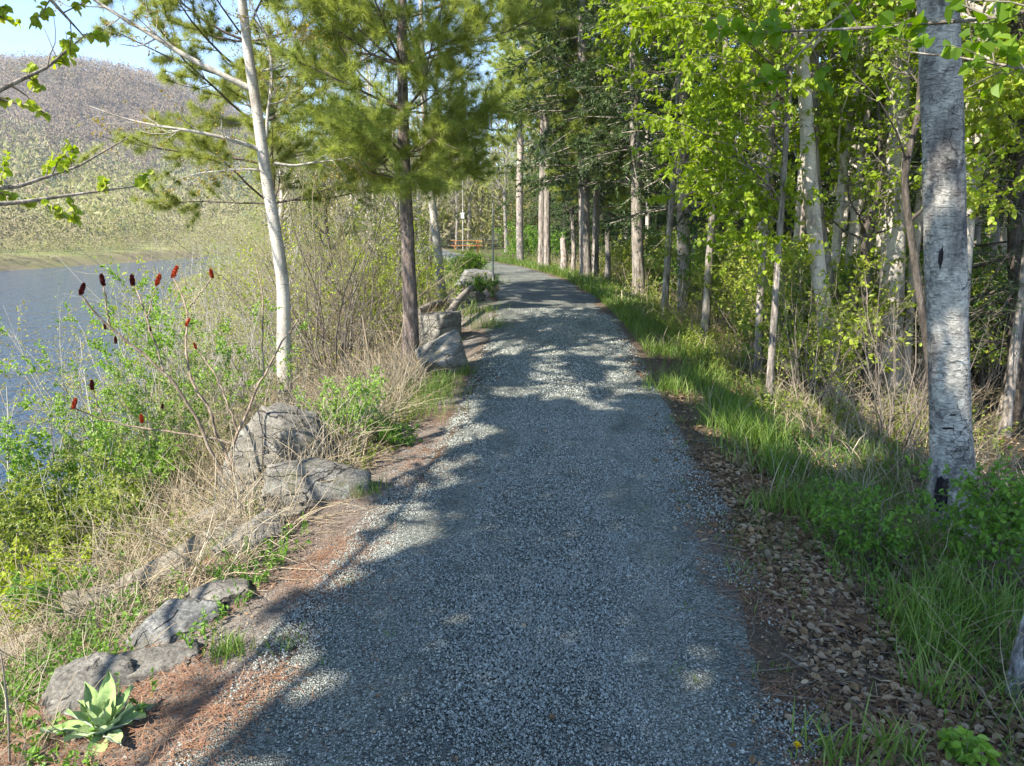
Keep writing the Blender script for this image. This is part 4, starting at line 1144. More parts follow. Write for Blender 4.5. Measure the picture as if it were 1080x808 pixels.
shrub("leafy_shrub", "thin yellow green shrub just behind the pine trunk", gnd(-1.5, 13.2), 16, 1.9, .8, 204, 'lime', 'twig', 4, .04, r=.008, m2=6, m3=4, tilt=.5)
shrub("leafy_shrub", "fresh green low shrub growing against the big slanted rock", gp(368, 472, 40), 26, .62, .45, 205, 'shrub', 'pale_twig', 6, .026, r=.004, m2=6, m3=4, L2=(.10, .25), L3=(.05, .12), tilt=.65)
shrub("leafy_shrub", "small green tuft of shrub between fresh shrub and gravel", gp(414, 470, 40), 12, .2, .2, 206, 'herb', 'twig', 6, .022, r=.002, m2=5, m3=3, L2=(.05, .12), L3=(.03, .06), tilt=.7)
bgd = lambda u, d: gnd(at(u, d), d)
shrub("leafy_shrub", "rounded bright green bush on the bank behind the sumac", bgd(182, 7.8), 44, 2.3, 1.1, 207, 'shrub', 'pale_twig', 11, .036, r=.009, m2=7, m3=4, L2=(.2, .5), L3=(.1, .22), tilt=.5)
shrub("leafy_shrub", "yellowish green bush on the bank left of the sumac stems", bgd(95, 6.6), 44, 1.6, 1.1, 208, 'shrub', 'pale_twig', 11, .032, r=.007, m2=7, m3=4, L2=(.15, .4), L3=(.08, .2), tilt=.75)
shrub("leafy_shrub", "olive bush by the water at the left edge of the view", bgd(15, 6.2), 44, 1.35, 1.2, 209, 'under', 'pale_twig', 11, .032, r=.007, m2=7, m3=4, L2=(.15, .4), L3=(.08, .2), tilt=.8)
shrub("leafy_shrub", "lime green low shrub on the near bank at the left edge", bgd(28, 4.3), 16, .55, .6, 210, 'lime', 'straw', 6, .034, r=.004, m2=6, m3=3, L2=(.1, .25), L3=(.05, .12), tilt=.8)
shrub("leafy_shrub", "soft green low plant on the near bank beside the lime shrub", bgd(70, 4.1), 12, .42, .4, 211, 'herb', 'straw', 6, .034, r=.003, m2=5, m3=3, L2=(.08, .2), L3=(.04, .1), tilt=.7)
shrub("bare_shrub", "pale bare sapling shrub standing against the water at far left", bgd(30, 6.9), 7, 2.6, .5, 212, 'lime', 'pale_twig', 1, .035, r=.012, m2=7, m3=4, L2=(.3, .8), L3=(.1, .3), tilt=.35)
shrub("bare_shrub", "thin bare stems standing in front of the water right of the pale sapling", bgd(95, 7.4), 8, 2.5, .7, 213, 'bud', 'pale_twig', 1, .03, r=.009, m2=6, m3=4, L2=(.3, .7), L3=(.1, .3), tilt=.4)
shrub("bare_shrub", "greyish bare thicket on the bank right of the bright green bush", bgd(245, 9.0), 30, 1.9, 1.2, 214, 'bud', 'pale_twig', 1, .025, r=.008, m2=8, m3=5, L2=(.25, .7), L3=(.1, .3), tilt=.75)
shrub("leafy_shrub", "bright green bush at the left side of the path bend", gnd(pt(498, 275, 21)[0] - .1, 21), 24, .62, .8, 215, 'shrub', 'twig', 6, .05, r=.006, m2=6, m3=4, L2=(.2, .45), L3=(.1, .2), tilt=.7)
shrub("leafy_shrub", "small green bush on the left gravel edge beyond the rocks", gnd(pt(516, 303, 15)[0] - .15, 15), 14, .45, .4, 216, 'herb', 'twig', 6, .04, r=.004, m2=5, m3=3, L2=(.1, .2), L3=(.05, .1), tilt=.8)
shrub("leafy_shrub", "green leafy shrub at the foot of the thick scarred birch", gp(1035, 610, 40), 22, .7, .5, 217, 'herb', 'twig', 6, .034, r=.004, m2=6, m3=4, L2=(.12, .3), L3=(.06, .14), tilt=.6)
shrub("leafy_shrub", "low green plant on the leaf litter left of the scarred birch", gp(905, 590, 40), 18, .42, .5, 218, 'herb', 'twig', 6, .026, r=.003, m2=5, m3=4, L2=(.08, .2), L3=(.04, .1), tilt=.7)
shrub("leafy_shrub", "small bright seedling plant at the bottom right corner", gp(1012, 806, 40), 6, .10, .10, 219, 'shrub', 'twig', 3, .04, r=.002, m2=3, m3=2, L2=(.03, .07), L3=(.02, .04), tilt=.7)
shrub("bare_shrub", "tangle of grey leafless stems in front of the straight white birch", gnd(at(945, 6.6), 6.6), 20, 1.7, .9, 220, None, 'twig', r=.007, m2=6, m3=4, L2=(.3, .8), L3=(.1, .3), tilt=.7)
shrub("bare_shrub", "thin dark leafless stems in front of the mottled birch pair", gnd(at(850, 7.4), 7.4), 14, 1.5, .9, 221, 'under', 'twig', 1, .03, r=.006, m2=6, m3=4, L2=(.3, .7), L3=(.1, .3), tilt=.6)
shrub("leafy_shrub", "dull green thicket below the yellowish bush, close to the water", bgd(50, 5.4), 40, 1.15, 1.0, 250, 'under', 'pale_twig', 10, .030, r=.006, m2=7, m3=4, L2=(.15, .4), L3=(.08, .2), tilt=.9)
shrub("bare_shrub", "pale twiggy thicket between the sumac and the bright green bush", bgd(215, 6.8), 40, 1.5, 1.2, 251, 'bud', 'straw', 1, .022, r=.006, m2=8, m3=5, L2=(.25, .6), L3=(.1, .3), tilt=.95)
shrub("bare_shrub", "tall grey brush left of the pale birch, in front of the river", bgd(232, 11.5), 34, 3.4, 1.4, 252, 'bud', 'pale_twig', 1, .03, r=.010, m2=9, m3=5, L2=(.4, 1.0), L3=(.15, .45), tilt=.65)
shrub("bare_shrub", "tall tan brush right of the pale birch, behind the leafless shrub", gnd(at(345, 12.5), 12.5), 34, 3.6, 1.4, 253, 'bud', 'straw', 2, .03, r=.010, m2=9, m3=5, L2=(.4, 1.0), L3=(.15, .45), tilt=.6)
shrub("leafy_shrub", "yellow leaved tall shrub between the pale birch and the pine, furthest back", gnd(at(380, 15), 15), 30, 3.2, 1.4, 254, 'lime', 'twig', 4, .045, r=.010, m2=8, m3=5, L2=(.4, .9), L3=(.15, .4), tilt=.5)
for (x, y, hh_, sd, lf, lb) in ((1.75, 33.5, 1.5, 260, 'herb', "leafy bush at the outer side of the path bend, below the pale pine trunk"), (.5, 37.5, 1.8, 261, 'shrub', "light green bush behind the path bend, right of the thin grey pole")):
    shrub("leafy_shrub", lb, gnd(x, y), 26, hh_, 1.4, sd, lf, 'twig', 6, .08, r=.008, m2=6, m3=4, L2=(.2, .6), L3=(.1, .3), tilt=.8)
# understorey shrubs in the wood
us = []
for i in range(4):
    us.append(shrub("woodland_shrub", "yellow green shrub in the undergrowth of the right hand woods", gnd(3.4 + i, 9 + i * 1.3), 18, 1.5, .9, 230 + i, ['under', 'lime', 'under', 'herb'][i], 'twig', 5, .05, r=.006, m2=6, m3=4, L2=(.2, .6), L3=(.1, .25), tilt=.65, group="undergrowth shrubs in the woods"))
rng = np.random.default_rng(9)
for k in range(150):
    y = 6.5 + 20 * rng.random() ** 1.5; off = rng.uniform(1.7, 2.4 + y * .33); x = pc(y) + HW + off
    uu = float(proj(gnd(x, y))[0])
    if (y < 7.5 and off < 2.4) or (uu > 880 and y < 9.6): continue
    copy_thing(us[k % 4], gnd(x, y), rng.uniform(0, 6.28), rng.uniform(.6, 1.25))
ls = [shrub("bank_shrub", "tan bare shrub in the thicket on the left bank", gnd(-4.0 - i, 14.5 + 3 * i), 24, 2.2, 1.2, 240 + i, ['bud', 'lime', 'bud'][i], 'pale_twig', 2, .045, r=.008, m2=7, m3=4, L2=(.3, .8), L3=(.15, .35), tilt=.6, group="shrubs along the left bank") for i in range(3)]
for k in range(110):
    y = 11.5 + 95 * rng.random() ** 1.6; x = pc(y) - HW - rng.uniform(1.4, 5.5) * (1 + min(y, 45) * .025)
    copy_thing(ls[k % 3], gnd(x, y), rng.uniform(0, 6.28), rng.uniform(.5, 1.3) * (1 + .008 * y))

# ------------------------------------------------------------------ rocks
def ico(sub):
    import bmesh
    bm = bmesh.new(); bmesh.ops.create_icosphere(bm, subdivisions=sub, radius=1)
    V = np.array([v.co[:] for v in bm.verts]); F = np.array([[v.index for v in f.verts] for f in bm.faces]); bm.free()
    return V, F
ICO = ico(5); ROCKS = []
def rock(label, c, size, seed, mat='rock', rot=(0, 0, 0), nplanes=10, blend=1.0):
    rng = np.random.default_rng(seed)
    V, F = ICO
    nrm = norm(rng.normal(size=(nplanes, 3))); o = rng.uniform(.66, .98, nplanes)
    nrm = np.concatenate([nrm, np.eye(3), -np.eye(3)]); o = np.concatenate([o, np.full(6, .9)])
    dd = V @ nrm.T
    r = np.where(dd > .05, o[None] / np.maximum(dd, .05), 9).min(1)
    r = blend * r + (1 - blend) * .85
    nz = np.array([mnoise.fractal(Vector(v * 2.3 + seed * 3.1), 1.0, 2.0, 5) for v in V * r[:, None]])
    n2 = np.array([mnoise.fractal(Vector(v * 9 + seed * 1.7), 1.0, 2.0, 3) for v in V])
    r = r * (1 + .035 * nz + .012 * n2)
    V = V * r[:, None] * np.array(size)
    from mathutils import Euler
    Rm = np.array(Euler(rot).to_matrix())
    V = V @ Rm.T
    mb = MB(); mb.add(V, F, 0, True)
    o_ = mb.obj("rock", M[mat]); o_.location = c
    tag(o_, label, "rock"); ROCKS.append((c[0], c[1], max(size[0], size[1])))
    return o_
def rk(label, u, v, size, seed, mat='rock', rot=(0, 0, 0), dz=0., d=None, **k):
    g = gp(u, v, 40) if d is None else gnd(pt(u, v, d)[0], d)
    return rock(label, g + [0, 0, dz], size, seed, mat, rot, **k)
rk("big slanted grey rock behind the sumac stem, crossed by twig shadows", 298, 516, (.48, .30, .62), 1, 'rock', (.30, .45, .2), .12)
rk("rounded grey rock at the gravel edge in front of the big slanted rock", 333, 528, (.36, .24, .24), 2, 'rock', (.1, .2, .3), .05)
rk("pale pointed rock beside the pine, nearer the viewer", 472, 392, (.30, .30, .34), 3, 'rock', (.2, -.3, .4), .08)
rk("pale rock beside the pine, behind the pointed one", 466, 362, (.34, .30, .40), 4, 'rock', (-.2, .35, .9), .10)
rk("low flat rock against the left foot of the pine", 400, 410, (.32, .22, .16), 5, 'rock', (.1, .25, .6), .02)
rk("dark stone behind the pine near the fallen log", 488, 322, (.38, .3, .24), 6, 'rock', (0, .2, 1.), .05)
rk("grey stone at the gravel edge beyond the fallen log", 500, 300, (.5, .4, .32), 7, 'rock_blue', (.1, .1, .3), .05)
rk("tan boulder half buried below the dry stems", 162, 584, (.30, .24, .22), 8, 'rock_tan', (.1, .1, .4), .03)
rk("long tan grey slab sloping down towards the sumac, upper middle of the bank", 200, 604, (.44, .19, .18), 9, 'rock_tan', (.1, -.28, .78), -.02)
rk("long flat slab in the pine needles at the left edge", 85, 640, (.56, .2, .22), 10, 'rock_blue', (.1, -.22, .62), .05)
rk("tan rounded rock between the two long flat slabs", 118, 655, (.26, .2, .2), 11, 'rock_tan', (.2, .1, .8), .03)
rk("rounded grey stone set in the needles just above the green grass tuft", 186, 664, (.22, .18, .15), 42, 'rock_blue', (.25, -.1, .6), -.03)
rk("grey stone partly covered by the mullein leaves", 92, 738, (.20, .16, .13), 43, 'rock', (.2, -.15, .6), -.03)
rk("grey slab lying under the dry stems beside the gravel edge", 232, 560, (.40, .2, .17), 14, 'rock', (.1, -.25, .8), .0)
rk("flat grey stone in the needles between the mullein and the grass tuft", 158, 706, (.21, .17, .11), 46, 'rock', (.2, -.1, .5), -.03)
rk("topmost of the low grey stones along the needle covered gravel edge", 232, 632, (.16, .15, .11), 47, 'rock', (.1, -.2, .4), -.02)
rk("low stone in front of the rounded rock, half under dry stems", 268, 572, (.24, .17, .13), 18, 'rock', (.1, -.2, .8), -.02)
rk("flat stone at the lower left edge under green herbs", 36, 700, (.28, .17, .15), 19, 'rock_tan', (.1, -.2, .7), .02)
rk("tan flat rock left of the fresh green low shrub", 306, 545, (.2, .14, .10), 20, 'rock_tan', (.1, -.1, .6), -.02)
rk("small round pale stone on the gravel at the bottom", 641, 796, (.022, .018, .014), 15, 'rock', (0, 0, 0), .02)

# fallen log between pine and path
def log(label, a, b, r, seed, mat='bark_grey'):
    P, R = trunk_poly([a, (a + b) / 2 + [0, 0, .03], b], [r, r * .95, r * .8], 14)
    mb = MB(); trunk_mesh(mb, P - a, R, 10, 1.0, 0, .12, seed)
    for e, q in ((0, 0), (-1, len(P) - 1)):
        ring = np.arange(10) + (q * 10)
        c = mb.n; mb.v.append((P[e] - a)[None].astype(np.float32)); mb.n += 1
        mb.f.append((np.array([[ring[j], ring[(j + 1) % 10], c] for j in range(10)]), 0, False))
    o = mb.obj("fallen_log", M[mat]); o.location = a
    return tag(o, label, "log")
log("weathered fallen log slanting up beside the rocks by the pine", pt(474, 330, 11.2), pt(497, 303, 13.0), .06, 1)
log("weathered log end lying low behind the pine", pt(440, 330, 11.5), pt(470, 318, 13.5), .07, 2)

# broken stump at the right edge
def stump():
    base = gnd(pt(1081, 775, 2.62)[0], 2.62)
    root = empty("broken_stump", base, "grey broken birch stump with a split side at the right edge", "stump")
    mb = MB(); n = 22; K = 10; H = .36
    rng = np.random.default_rng(3)
    ring = []
    for k in range(K):
        t = k / (K - 1)
        for j in range(n):
            a = j * 2 * math.pi / n
            top = .8 + .2 * math.sin(a * 3 + 1) + .12 * math.sin(a * 7)
            z = H * t * top - .04
            r = .085 * (1.12 - .15 * t) * (1 + .08 * math.sin(a * 4 + t * 5) + .05 * rng.normal() * .5)
            if abs(((a - 4.0 + math.pi) % (2 * math.pi)) - math.pi) < .32: r *= .55      # the dark split
            ring.append((r * math.cos(a) + .03 * t, r * math.sin(a), z))
    F = [[k * n + j, k * n + (j + 1) % n, (k + 1) * n + (j + 1) % n, (k + 1) * n + j] for k in range(K - 1) for j in range(n)]
    mb.add(ring, F, 0, True); mb.obj("shell", M['bark_stump'], root)
    mb = MB()
    V = [(x * .8, y * .8, H * .62) for x, y, _ in ring[-n:]] + [(.03, 0, H * .55)]
    mb.add(V, [[j, (j + 1) % n, n] for j in range(n)], 0); mb.obj("heartwood", M['bark_black'], root)
M['bark_stump'] = bark("weathered_stump_bark", (.03, .027, .024), (.22, .20, .18), (.46, .44, .41), (22, 22, 9))
stump()

# ------------------------------------------------------------------ sumac
DS = 5.25
sroot_p = gnd(pt(245, 515, DS)[0], DS)
sroot = empty("sumac_shrub", sroot_p, "bare sumac with dark red fruit heads leaning over the bank", "shrub")
def spx(l, d0=DS, dd=0.): return np.array([pt(u, v, d0 + dd * i) for i, (u, v) in enumerate(l)])
M['sumac'] = bark("sumac_bark", (.10, .075, .055), (.26, .19, .135), (.42, .33, .24), (30, 30, 10), .4)
stems = [([(245, 520), (245, 464), (257, 441), (277, 397), (297, 360), (314, 337)], .017, .007, .04),
         ([(277, 397), (278, 350), (277, 313), (270, 282)], .009, .005, .03),
         ([(240, 512), (234, 497), (209, 447), (182, 397), (164, 382), (134, 364), (114, 347), (98, 325), (85, 310)], .017, .008, -.03),
         ([(116, 348), (112, 325), (109, 300)], .009, .007, -.02),
         ([(245, 500), (225, 440), (202, 400), (192, 377), (197, 350), (200, 325), (190, 308), (182, 292)], .014, .007, .06),
         ([(200, 325), (212, 308), (224, 292)], .008, .006, .03),
         ([(172, 392), (160, 350), (155, 334), (148, 315), (140, 300)], .010, .006, .04),
         ([(155, 334), (160, 318), (165, 300)], .007, .005, .04),
         ([(243, 468), (215, 460), (167, 454), (117, 444), (92, 437), (77, 430)], .011, .006, -.05),
         ([(112, 443), (102, 425), (97, 410)], .007, .005, -.03),
         ([(250, 455), (234, 410), (220, 385), (207, 367)], .010, .006, .05),
         ([(200, 458), (175, 448), (150, 445)], .006, .004, -.08)]
mb = MB()
for l, r0, r1, dd in stems:
    q, r = trunk_poly(spx(l, DS, dd) - sroot_p, np.linspace(r0 * .8, r1 * .72, len(l)), 16)
    q[1:-1] += np.random.default_rng(int(r0 * 1e4) + len(l)).normal(size=(14, 3)) * .006
    tubes(mb, q[None], r[None], 8)
mb.obj("stems", M['sumac'], sroot)
ends = {k: spx(l, DS, dd)[-1] for k, (l, _, _, dd) in enumerate(stems)}
heads = [(2, 1.0, 0), (3, 1.0, 0), (6, 1.0, 0), (7, 1.0, 1), (4, 1.1, 1), (5, .8, 1), (8, .9, 1), (9, .9, 0), (10, .6, 1), (11, .8, 1)]
hp = [(ends[k], s, m_) for k, s, m_ in heads] + [(pt(122, 361, DS - .15), .6, 0), (pt(111, 346, DS - .15), .55, 0), (pt(196, 343, DS + .24), .7, 1), (pt(159, 348, DS + .1), .5, 0), (pt(171, 430, DS - .1), .5, 0)]
rng = np.random.default_rng(77)
for p, s, m_ in hp:
    mb = MB(); n = 420
    t = rng.uniform(0, 1, n); a = rng.uniform(0, 6.28, n)
    rad = .0085 * s * np.sin(np.clip(t * .85 + .12, 0, 1) * math.pi) ** .7 * rng.uniform(.6, 1.35, n) * (1 + .25 * np.sin(a * 3 + t * 9))
    lean = rng.normal(size=2) * .25
    L = .075 * s
    q = np.stack([np.cos(a) * rad + lean[0] * t * L, np.sin(a) * rad + lean[1] * t * L, t * L - .01], 1) + p - sroot_p
    D = norm(np.stack([np.cos(a), np.sin(a), .9 + 0 * a], 1) + rng.normal(size=(n, 3)) * .3)
    leaves(mb, q, D, rng.normal(size=(n, 3)), .012 * s, .007 * s, 0, .4, oval=False)
    tubes(mb, np.array([[[0, 0, -.01], [lean[0] * L * .5, lean[1] * L * .5, L * .5], [lean[0] * L, lean[1] * L, L]]]) + (p - sroot_p), np.array([[.005, .008, .003]]) * s, 6, 0)
    mb.obj("fruit_head", M['fruit_red'] if m_ else M['fruit'], sroot)

# ------------------------------------------------------------------ mullein rosette
mp = gp(112, 776, 40)
mroot = empty("mullein_plant", mp, "velvety pale green mullein rosette at the lower left corner", "plant")
m, nt, out = newmat("mullein_leaf")
co = coord(nt)
c = ramp(nt, noisen(nt, co, 60, 5, .65), [(.3, (.20, .30, .09)), (.7, (.34, .43, .16))])
pp = princ(nt, out, c, .95, .1, noisen(nt, co, 160, 4), .4, .004)
pp.inputs["Sheen Weight"].default_value = .4
M['mullein'] = m
def big_leaf(L, W, az, el, curl, parent, k):
    nu, nv = 12, 7
    V = []
    rl = np.random.default_rng(k + 40)
    ca, sa = math.cos(az), math.sin(az)
    for i in range(nu):
        t = i / (nu - 1)
        e = el - curl * t * t
        r = L * t * math.cos(el - curl * t * .5); z = L * t * math.sin(el - curl * t * .5)
        w = W * (.18 + .82 * math.sin(min(1, t * 1.02 + .02) * math.pi) ** .75 * (.55 + .6 * t)) * (1 - t ** 7)
        for j in range(nv):
            s = (j / (nv - 1) - .5) * 2
            lift = .16 * W * s * s - .03 * W * (1 - abs(s)) + .07 * W * math.sin(t * 11 + s * 4 + k) + rl.normal() * .02 * W
            x = r - math.sin(e) * lift; zz = z + math.cos(e) * lift; y = s * w * .5
            V.append((x * ca - y * sa, x * sa + y * ca, zz + .01))
    F = [[i * nv + j, i * nv + j + 1, (i + 1) * nv + j + 1, (i + 1) * nv + j] for i in range(nu - 1) for j in range(nv - 1)]
    mb = MB(); mb.add(V, F, 0, True)
    return mb.obj("leaf", M['mullein'], parent)
rm = np.random.default_rng(14)
for k in range(21):
    q = k / 20
    az = k * 137.5 + rm.uniform(-15, 15)
    el = 2 + 74 * q ** .8 + rm.uniform(-6, 6)
    big_leaf(rm.uniform(.15, .20) * (1.05 - .45 * q), rm.uniform(.058, .076) * (1.05 - .35 * q), math.radians(az), math.radians(el), rm.uniform(.25, .8) * (1.25 - q), mroot, k)
for L, W, az, el, cu in ((.215, .07, 182, 10, .25), (.20, .07, 100, 66, .12), (.19, .065, 140, 46, .2), (.16, .06, 50, 55, .2)):
    big_leaf(L, W, math.radians(az), math.radians(el), cu, mroot, int(az))

# dry stalks near the left edge
def stalk(label, a, b, r, mat='straw', heads=True):
    mb = MB(); root = empty("dry_stalk", a, label, "stalk")
    P, R = trunk_poly([a, (a * .5 + b * .5) + [.01, 0, 0], b], [r, r * .9, r * .6], 12)
    tubes(mb, (P - a)[None], R[None], 7); mb.obj("stem", M[mat], root)
stalk("thick tan dry stalk rising at the left edge beside the slabs", gp(16, 668, 40), pt(-4, 520, gp(16, 668, 40)[1]), .009)
stalk("thin dark dry stalk in the lower left corner", gp(10, 806, 40), pt(1, 690, gp(10, 806, 40)[1] + .1), .004, 'twig')
stalk("pale upright dry stalk left of the pine foot", gnd(pt(396, 440, 8.2)[0], 8.2), pt(382, 332, 8.2), .014)
stalk("thin white dry stalk in front of the big slanted rock", gp(275, 530, 40), pt(276, 432, 5.0), .004)

# ------------------------------------------------------------------ picnic table and poles beyond the bend
def picnic():
    d = 47.5
    loc = gnd(pt(492, 250, d)[0], d)
    root = empty("picnic_table", loc, "orange brown wooden picnic table beyond the bend of the path", "table")
    m, nt, out = newmat("stained_wood")
    co = coord(nt)
    n1 = noisen(nt, mapping(nt, co, (2, 30, 30)), 1, 5)
    princ(nt, out, ramp(nt, n1, [(.3, (.30, .12, .035)), (.7, (.44, .20, .06))]), .6, .3)
    mb = MB()
    for k in range(5): boxg(mb, (0, -.32 + k * .16, .76), (.95, .07, .02))
    mb.obj("tabletop", m, root)
    for s in (-1, 1):
        mb = MB()
        for k in (0, 1): boxg(mb, (0, s * (.68 + .15 * k), .45), (.95, .068, .02))
        mb.obj("bench_seat", m, root)
        for q in (-1, 1):
            mb = MB(); boxg(mb, (s * .68, q * .42, .36), (.02, .05, .44), 0, q * -.48); mb.obj("leg", m, root)
        mb = MB(); boxg(mb, (s * .725, 0, .40), (.02, .80, .05)); mb.obj("crossbeam", m, root)
        mb = MB(); boxg(mb, (s * .725, 0, .70), (.02, .38, .04)); mb.obj("crossbeam", m, root)
    root.rotation_euler = (0, 0, .15)
picnic()
def pole(label, u, v0, v1, d, r, mat, box=None):
    base = gnd(pt(u, v0, d)[0], d); top = pt(u, v1, d)
    root = empty("pole", base, label, "pole")
    mb = MB(); P, R = trunk_poly([base, (base + top) / 2, top], [r, r, r * .9], 8)
    tubes(mb, (P - base)[None], R[None], 8, 0); mb.obj("shaft", mat, root)
    if box:
        c = pt(u, box, d) - base
        mb = MB(); boxg(mb, (c[0], c[1] - r - .1, c[2]), (.10, .08, .15)); boxg(mb, (c[0], c[1] - r - .1, c[2] + .17), (.13, .11, .015), 0, .2)
        m, nt, out = newmat("white_paint"); princ(nt, out, ramp(nt, noisen(nt, coord(nt), 20), [(.3, (.70, .70, .68)), (.7, (.82, .82, .80))]), .5, .3)
        mb.obj("box", m, root)
pole("pale pole carrying a small white box behind the picnic table", 488, 250, 190, 51, .035, M['birch_clean'], 228)
pole("thin grey pole at the left gravel edge near the bend", 520, 288, 214, 17, .018, M['pale_twig'])

# ------------------------------------------------------------------ ground cover (uncountable): grass, litter, herbs, dry stems
def band(rng, n, y0, y1, o0, o1, side, seed, thr=.45, f=1.6, pw=1.0):
    y = y0 + (y1 - y0) * rng.random(n) ** pw
    t = rng.uniform(o0, o1, n)
    x = pc(y) + side * (HW + t)
    k = fbm(x * f, y * f, seed) > thr + rng.normal(size=n) * .05
    x = x[k]; y = y[k]
    return np.stack([x, y, hgt(x, y) - .005], 1)
rng = np.random.default_rng(100)
mb = MB()
# right verge
for (n, y0, y1, o0, o1, h, w, thr) in ((4200, 2.0, 6, .45, 1.6, .14, .0045, .54), (5200, 5.0, 10, .2, 1.5, .12, .005, .50), (8000, 9, 17, .05, 1.1, .15, .008, .40), (9000, 16, 32, -.05, 1.6, .22, .014, .3), (5000, 2, 9, -.1, .6, .05, .004, .60)):
    P = band(rng, n, y0, y1, o0, o1, 1, 101, thr)
    blades(rng, mb, P, h * rng.uniform(.5, 1.4, len(P)), w, 0, .6)
# tall clumps on the right verge
for (u, v, n, rad, h) in ((795, 470, 420, .24, .30), (770, 452, 260, .16, .24), (830, 500, 240, .2, .24), (706, 412, 220, .2, .2), (735, 405, 240, .25, .26), (760, 430, 200, .22, .22), (850, 545, 160, .16, .22),
                       (985, 690, 150, .13, .26), (1030, 665, 150, .13, .26), (940, 800, 60, .08, .14), (1000, 640, 120, .12, .24), (960, 660, 110, .12, .24), (980, 740, 60, .08, .2), (880, 800, 60, .1, .12), (810, 540, 120, .14, .14)):
    g = gp(u, v, 40)
    q = g[:2] + rng.normal(size=(n, 2)) * rad * .6
    P = np.stack([q[:, 0], q[:, 1], hgt(q[:, 0], q[:, 1]) - .005], 1)
    blades(rng, mb, P, h * rng.uniform(.5, 1.25, n), .0065, 0, .55)
# left verge tufts
for (u, v, n, rad, h) in ((400, 430, 500, .35, .22), (430, 440, 420, .3, .18), (455, 420, 420, .25, .2), (470, 405, 200, .15, .16), (380, 450, 250, .25, .2), (490, 395, 120, .12, .14), (385, 520, 110, .12, .10), (240, 690, 120, .08, .09), (300, 680, 60, .08, .05),
                       (515, 345, 260, .25, .2), (505, 330, 200, .25, .2), (230, 585, 120, .09, .12), (520, 300, 200, .3, .25), (510, 285, 200, .4, .3)):
    g = gp(u, v, 40)
    q = g[:2] + rng.normal(size=(n, 2)) * rad * .6
    P = np.stack([q[:, 0], q[:, 1], hgt(q[:, 0], q[:, 1]) - .005], 1)
    blades(rng, mb, P, h * rng.uniform(.4, 1.25, n), .005, 0, .6)
# weeds on the gravel
for k in range(26):
    y = rng.uniform(2.4, 8); s = rng.choice([-1, 1], p=[.3, .7]); x = pc(y) + s * rng.uniform(.55, 1.0)
    q = np.array([x, y]) + rng.normal(size=(12, 2)) * .02
    P = np.stack([q[:, 0], q[:, 1], hgt(q[:, 0], q[:, 1])], 1)
    blades(rng, mb, P, .035 * rng.uniform(.5, 1.3, 12), .004, 0, .8)
P = band(rng, 9000, 12, 50, .2, 3.0, -1, 102, .5, .8)
blades(rng, mb, P, .25 * rng.uniform(.4, 1.3, len(P)), .014, 0, .5)
tag(mb.obj("grass", M['grass']), "green grass blades growing along both verges of the path", "grass", kind="stuff")

# leaf litter right
mb = MB()
P = np.concatenate([band(rng, 9000, 1.7, 5.4, .05, .95, 1, 103, .24, 1.2), band(rng, 3400, 1.7, 5.4, .85, 2.2, 1, 1033, .42, 1.2), band(rng, 700, 1.7, 9, -.3, .15, 1, 1031, .42, 1.9), band(rng, 120, 1.7, 9, -1.9, 0, 1, 1032, .40, 1.9), band(rng, 3200, 4.5, 9, .0, 1.2, 1, 104, .46, 1.4), band(rng, 5200, 4.0, 11, 1.0, 4.5, 1, 105, .3, 1.4), band(rng, 500, 5, 9, .2, 1.3, -1, 106, .55, 1.4)])
n = len(P); P = P + np.array([0, 0, 1.]) * (.006 + rng.uniform(0, .02, n))[:, None]
a = rng.uniform(0, 6.28, n)
leaves(mb, P, np.stack([np.cos(a), np.sin(a), rng.normal(size=n) * .3], 1), norm(np.array([0, 0, 1.]) + rng.normal(size=(n, 3)) * .34), rng.uniform(.014, .058, n), rng.uniform(.009, .034, n), 0, rng.uniform(-.15, .45, n)[:, None], .12)
P = np.concatenate([band(rng, 9000, 1.7, 5.6, -.16, 1.0, 1, 1036, .28, 1.2), band(rng, 2500, 1.7, 6, -.2, .6, -1, 1037, .42, 1.6)]); n = len(P)
P = P + np.array([0, 0, 1.]) * (.006 + rng.uniform(0, .01, n))[:, None]; a = rng.uniform(0, 6.28, n)
leaves(mb, P, np.stack([np.cos(a), np.sin(a), rng.normal(size=n) * .3], 1), norm(np.array([0, 0, 1.]) + rng.normal(size=(n, 3)) * .5), rng.uniform(.006, .022, n), rng.uniform(.004, .012, n), 0, .1, oval=False)
P = np.concatenate([band(rng, 420, 1.7, 6, -.15, 1.6, 1, 1034, .3, 1.2), band(rng, 60, 1.8, 8, -1.9, 0, 1, 1035, .3, 1.2)]); n = len(P)
a = rng.uniform(0, 6.28, n); A = curves(rng, P + np.array([0, 0, .016]), np.stack([np.cos(a), np.sin(a), 0 * a], 1), rng.uniform(.05, .26, n), 5, .12)
A[..., 2] = hgt(A[..., 0], A[..., 1]) + .016
tubes(mb, A, np.full((n, 5), .0018) * rng.uniform(.6, 1.6, (n, 1)), 4, 1)
tag(mb.obj("leaf_litter", [M['litter'], M['twig']]), "curled brown dead leaves lying along the right edge of the gravel", "leaf litter", kind="stuff")
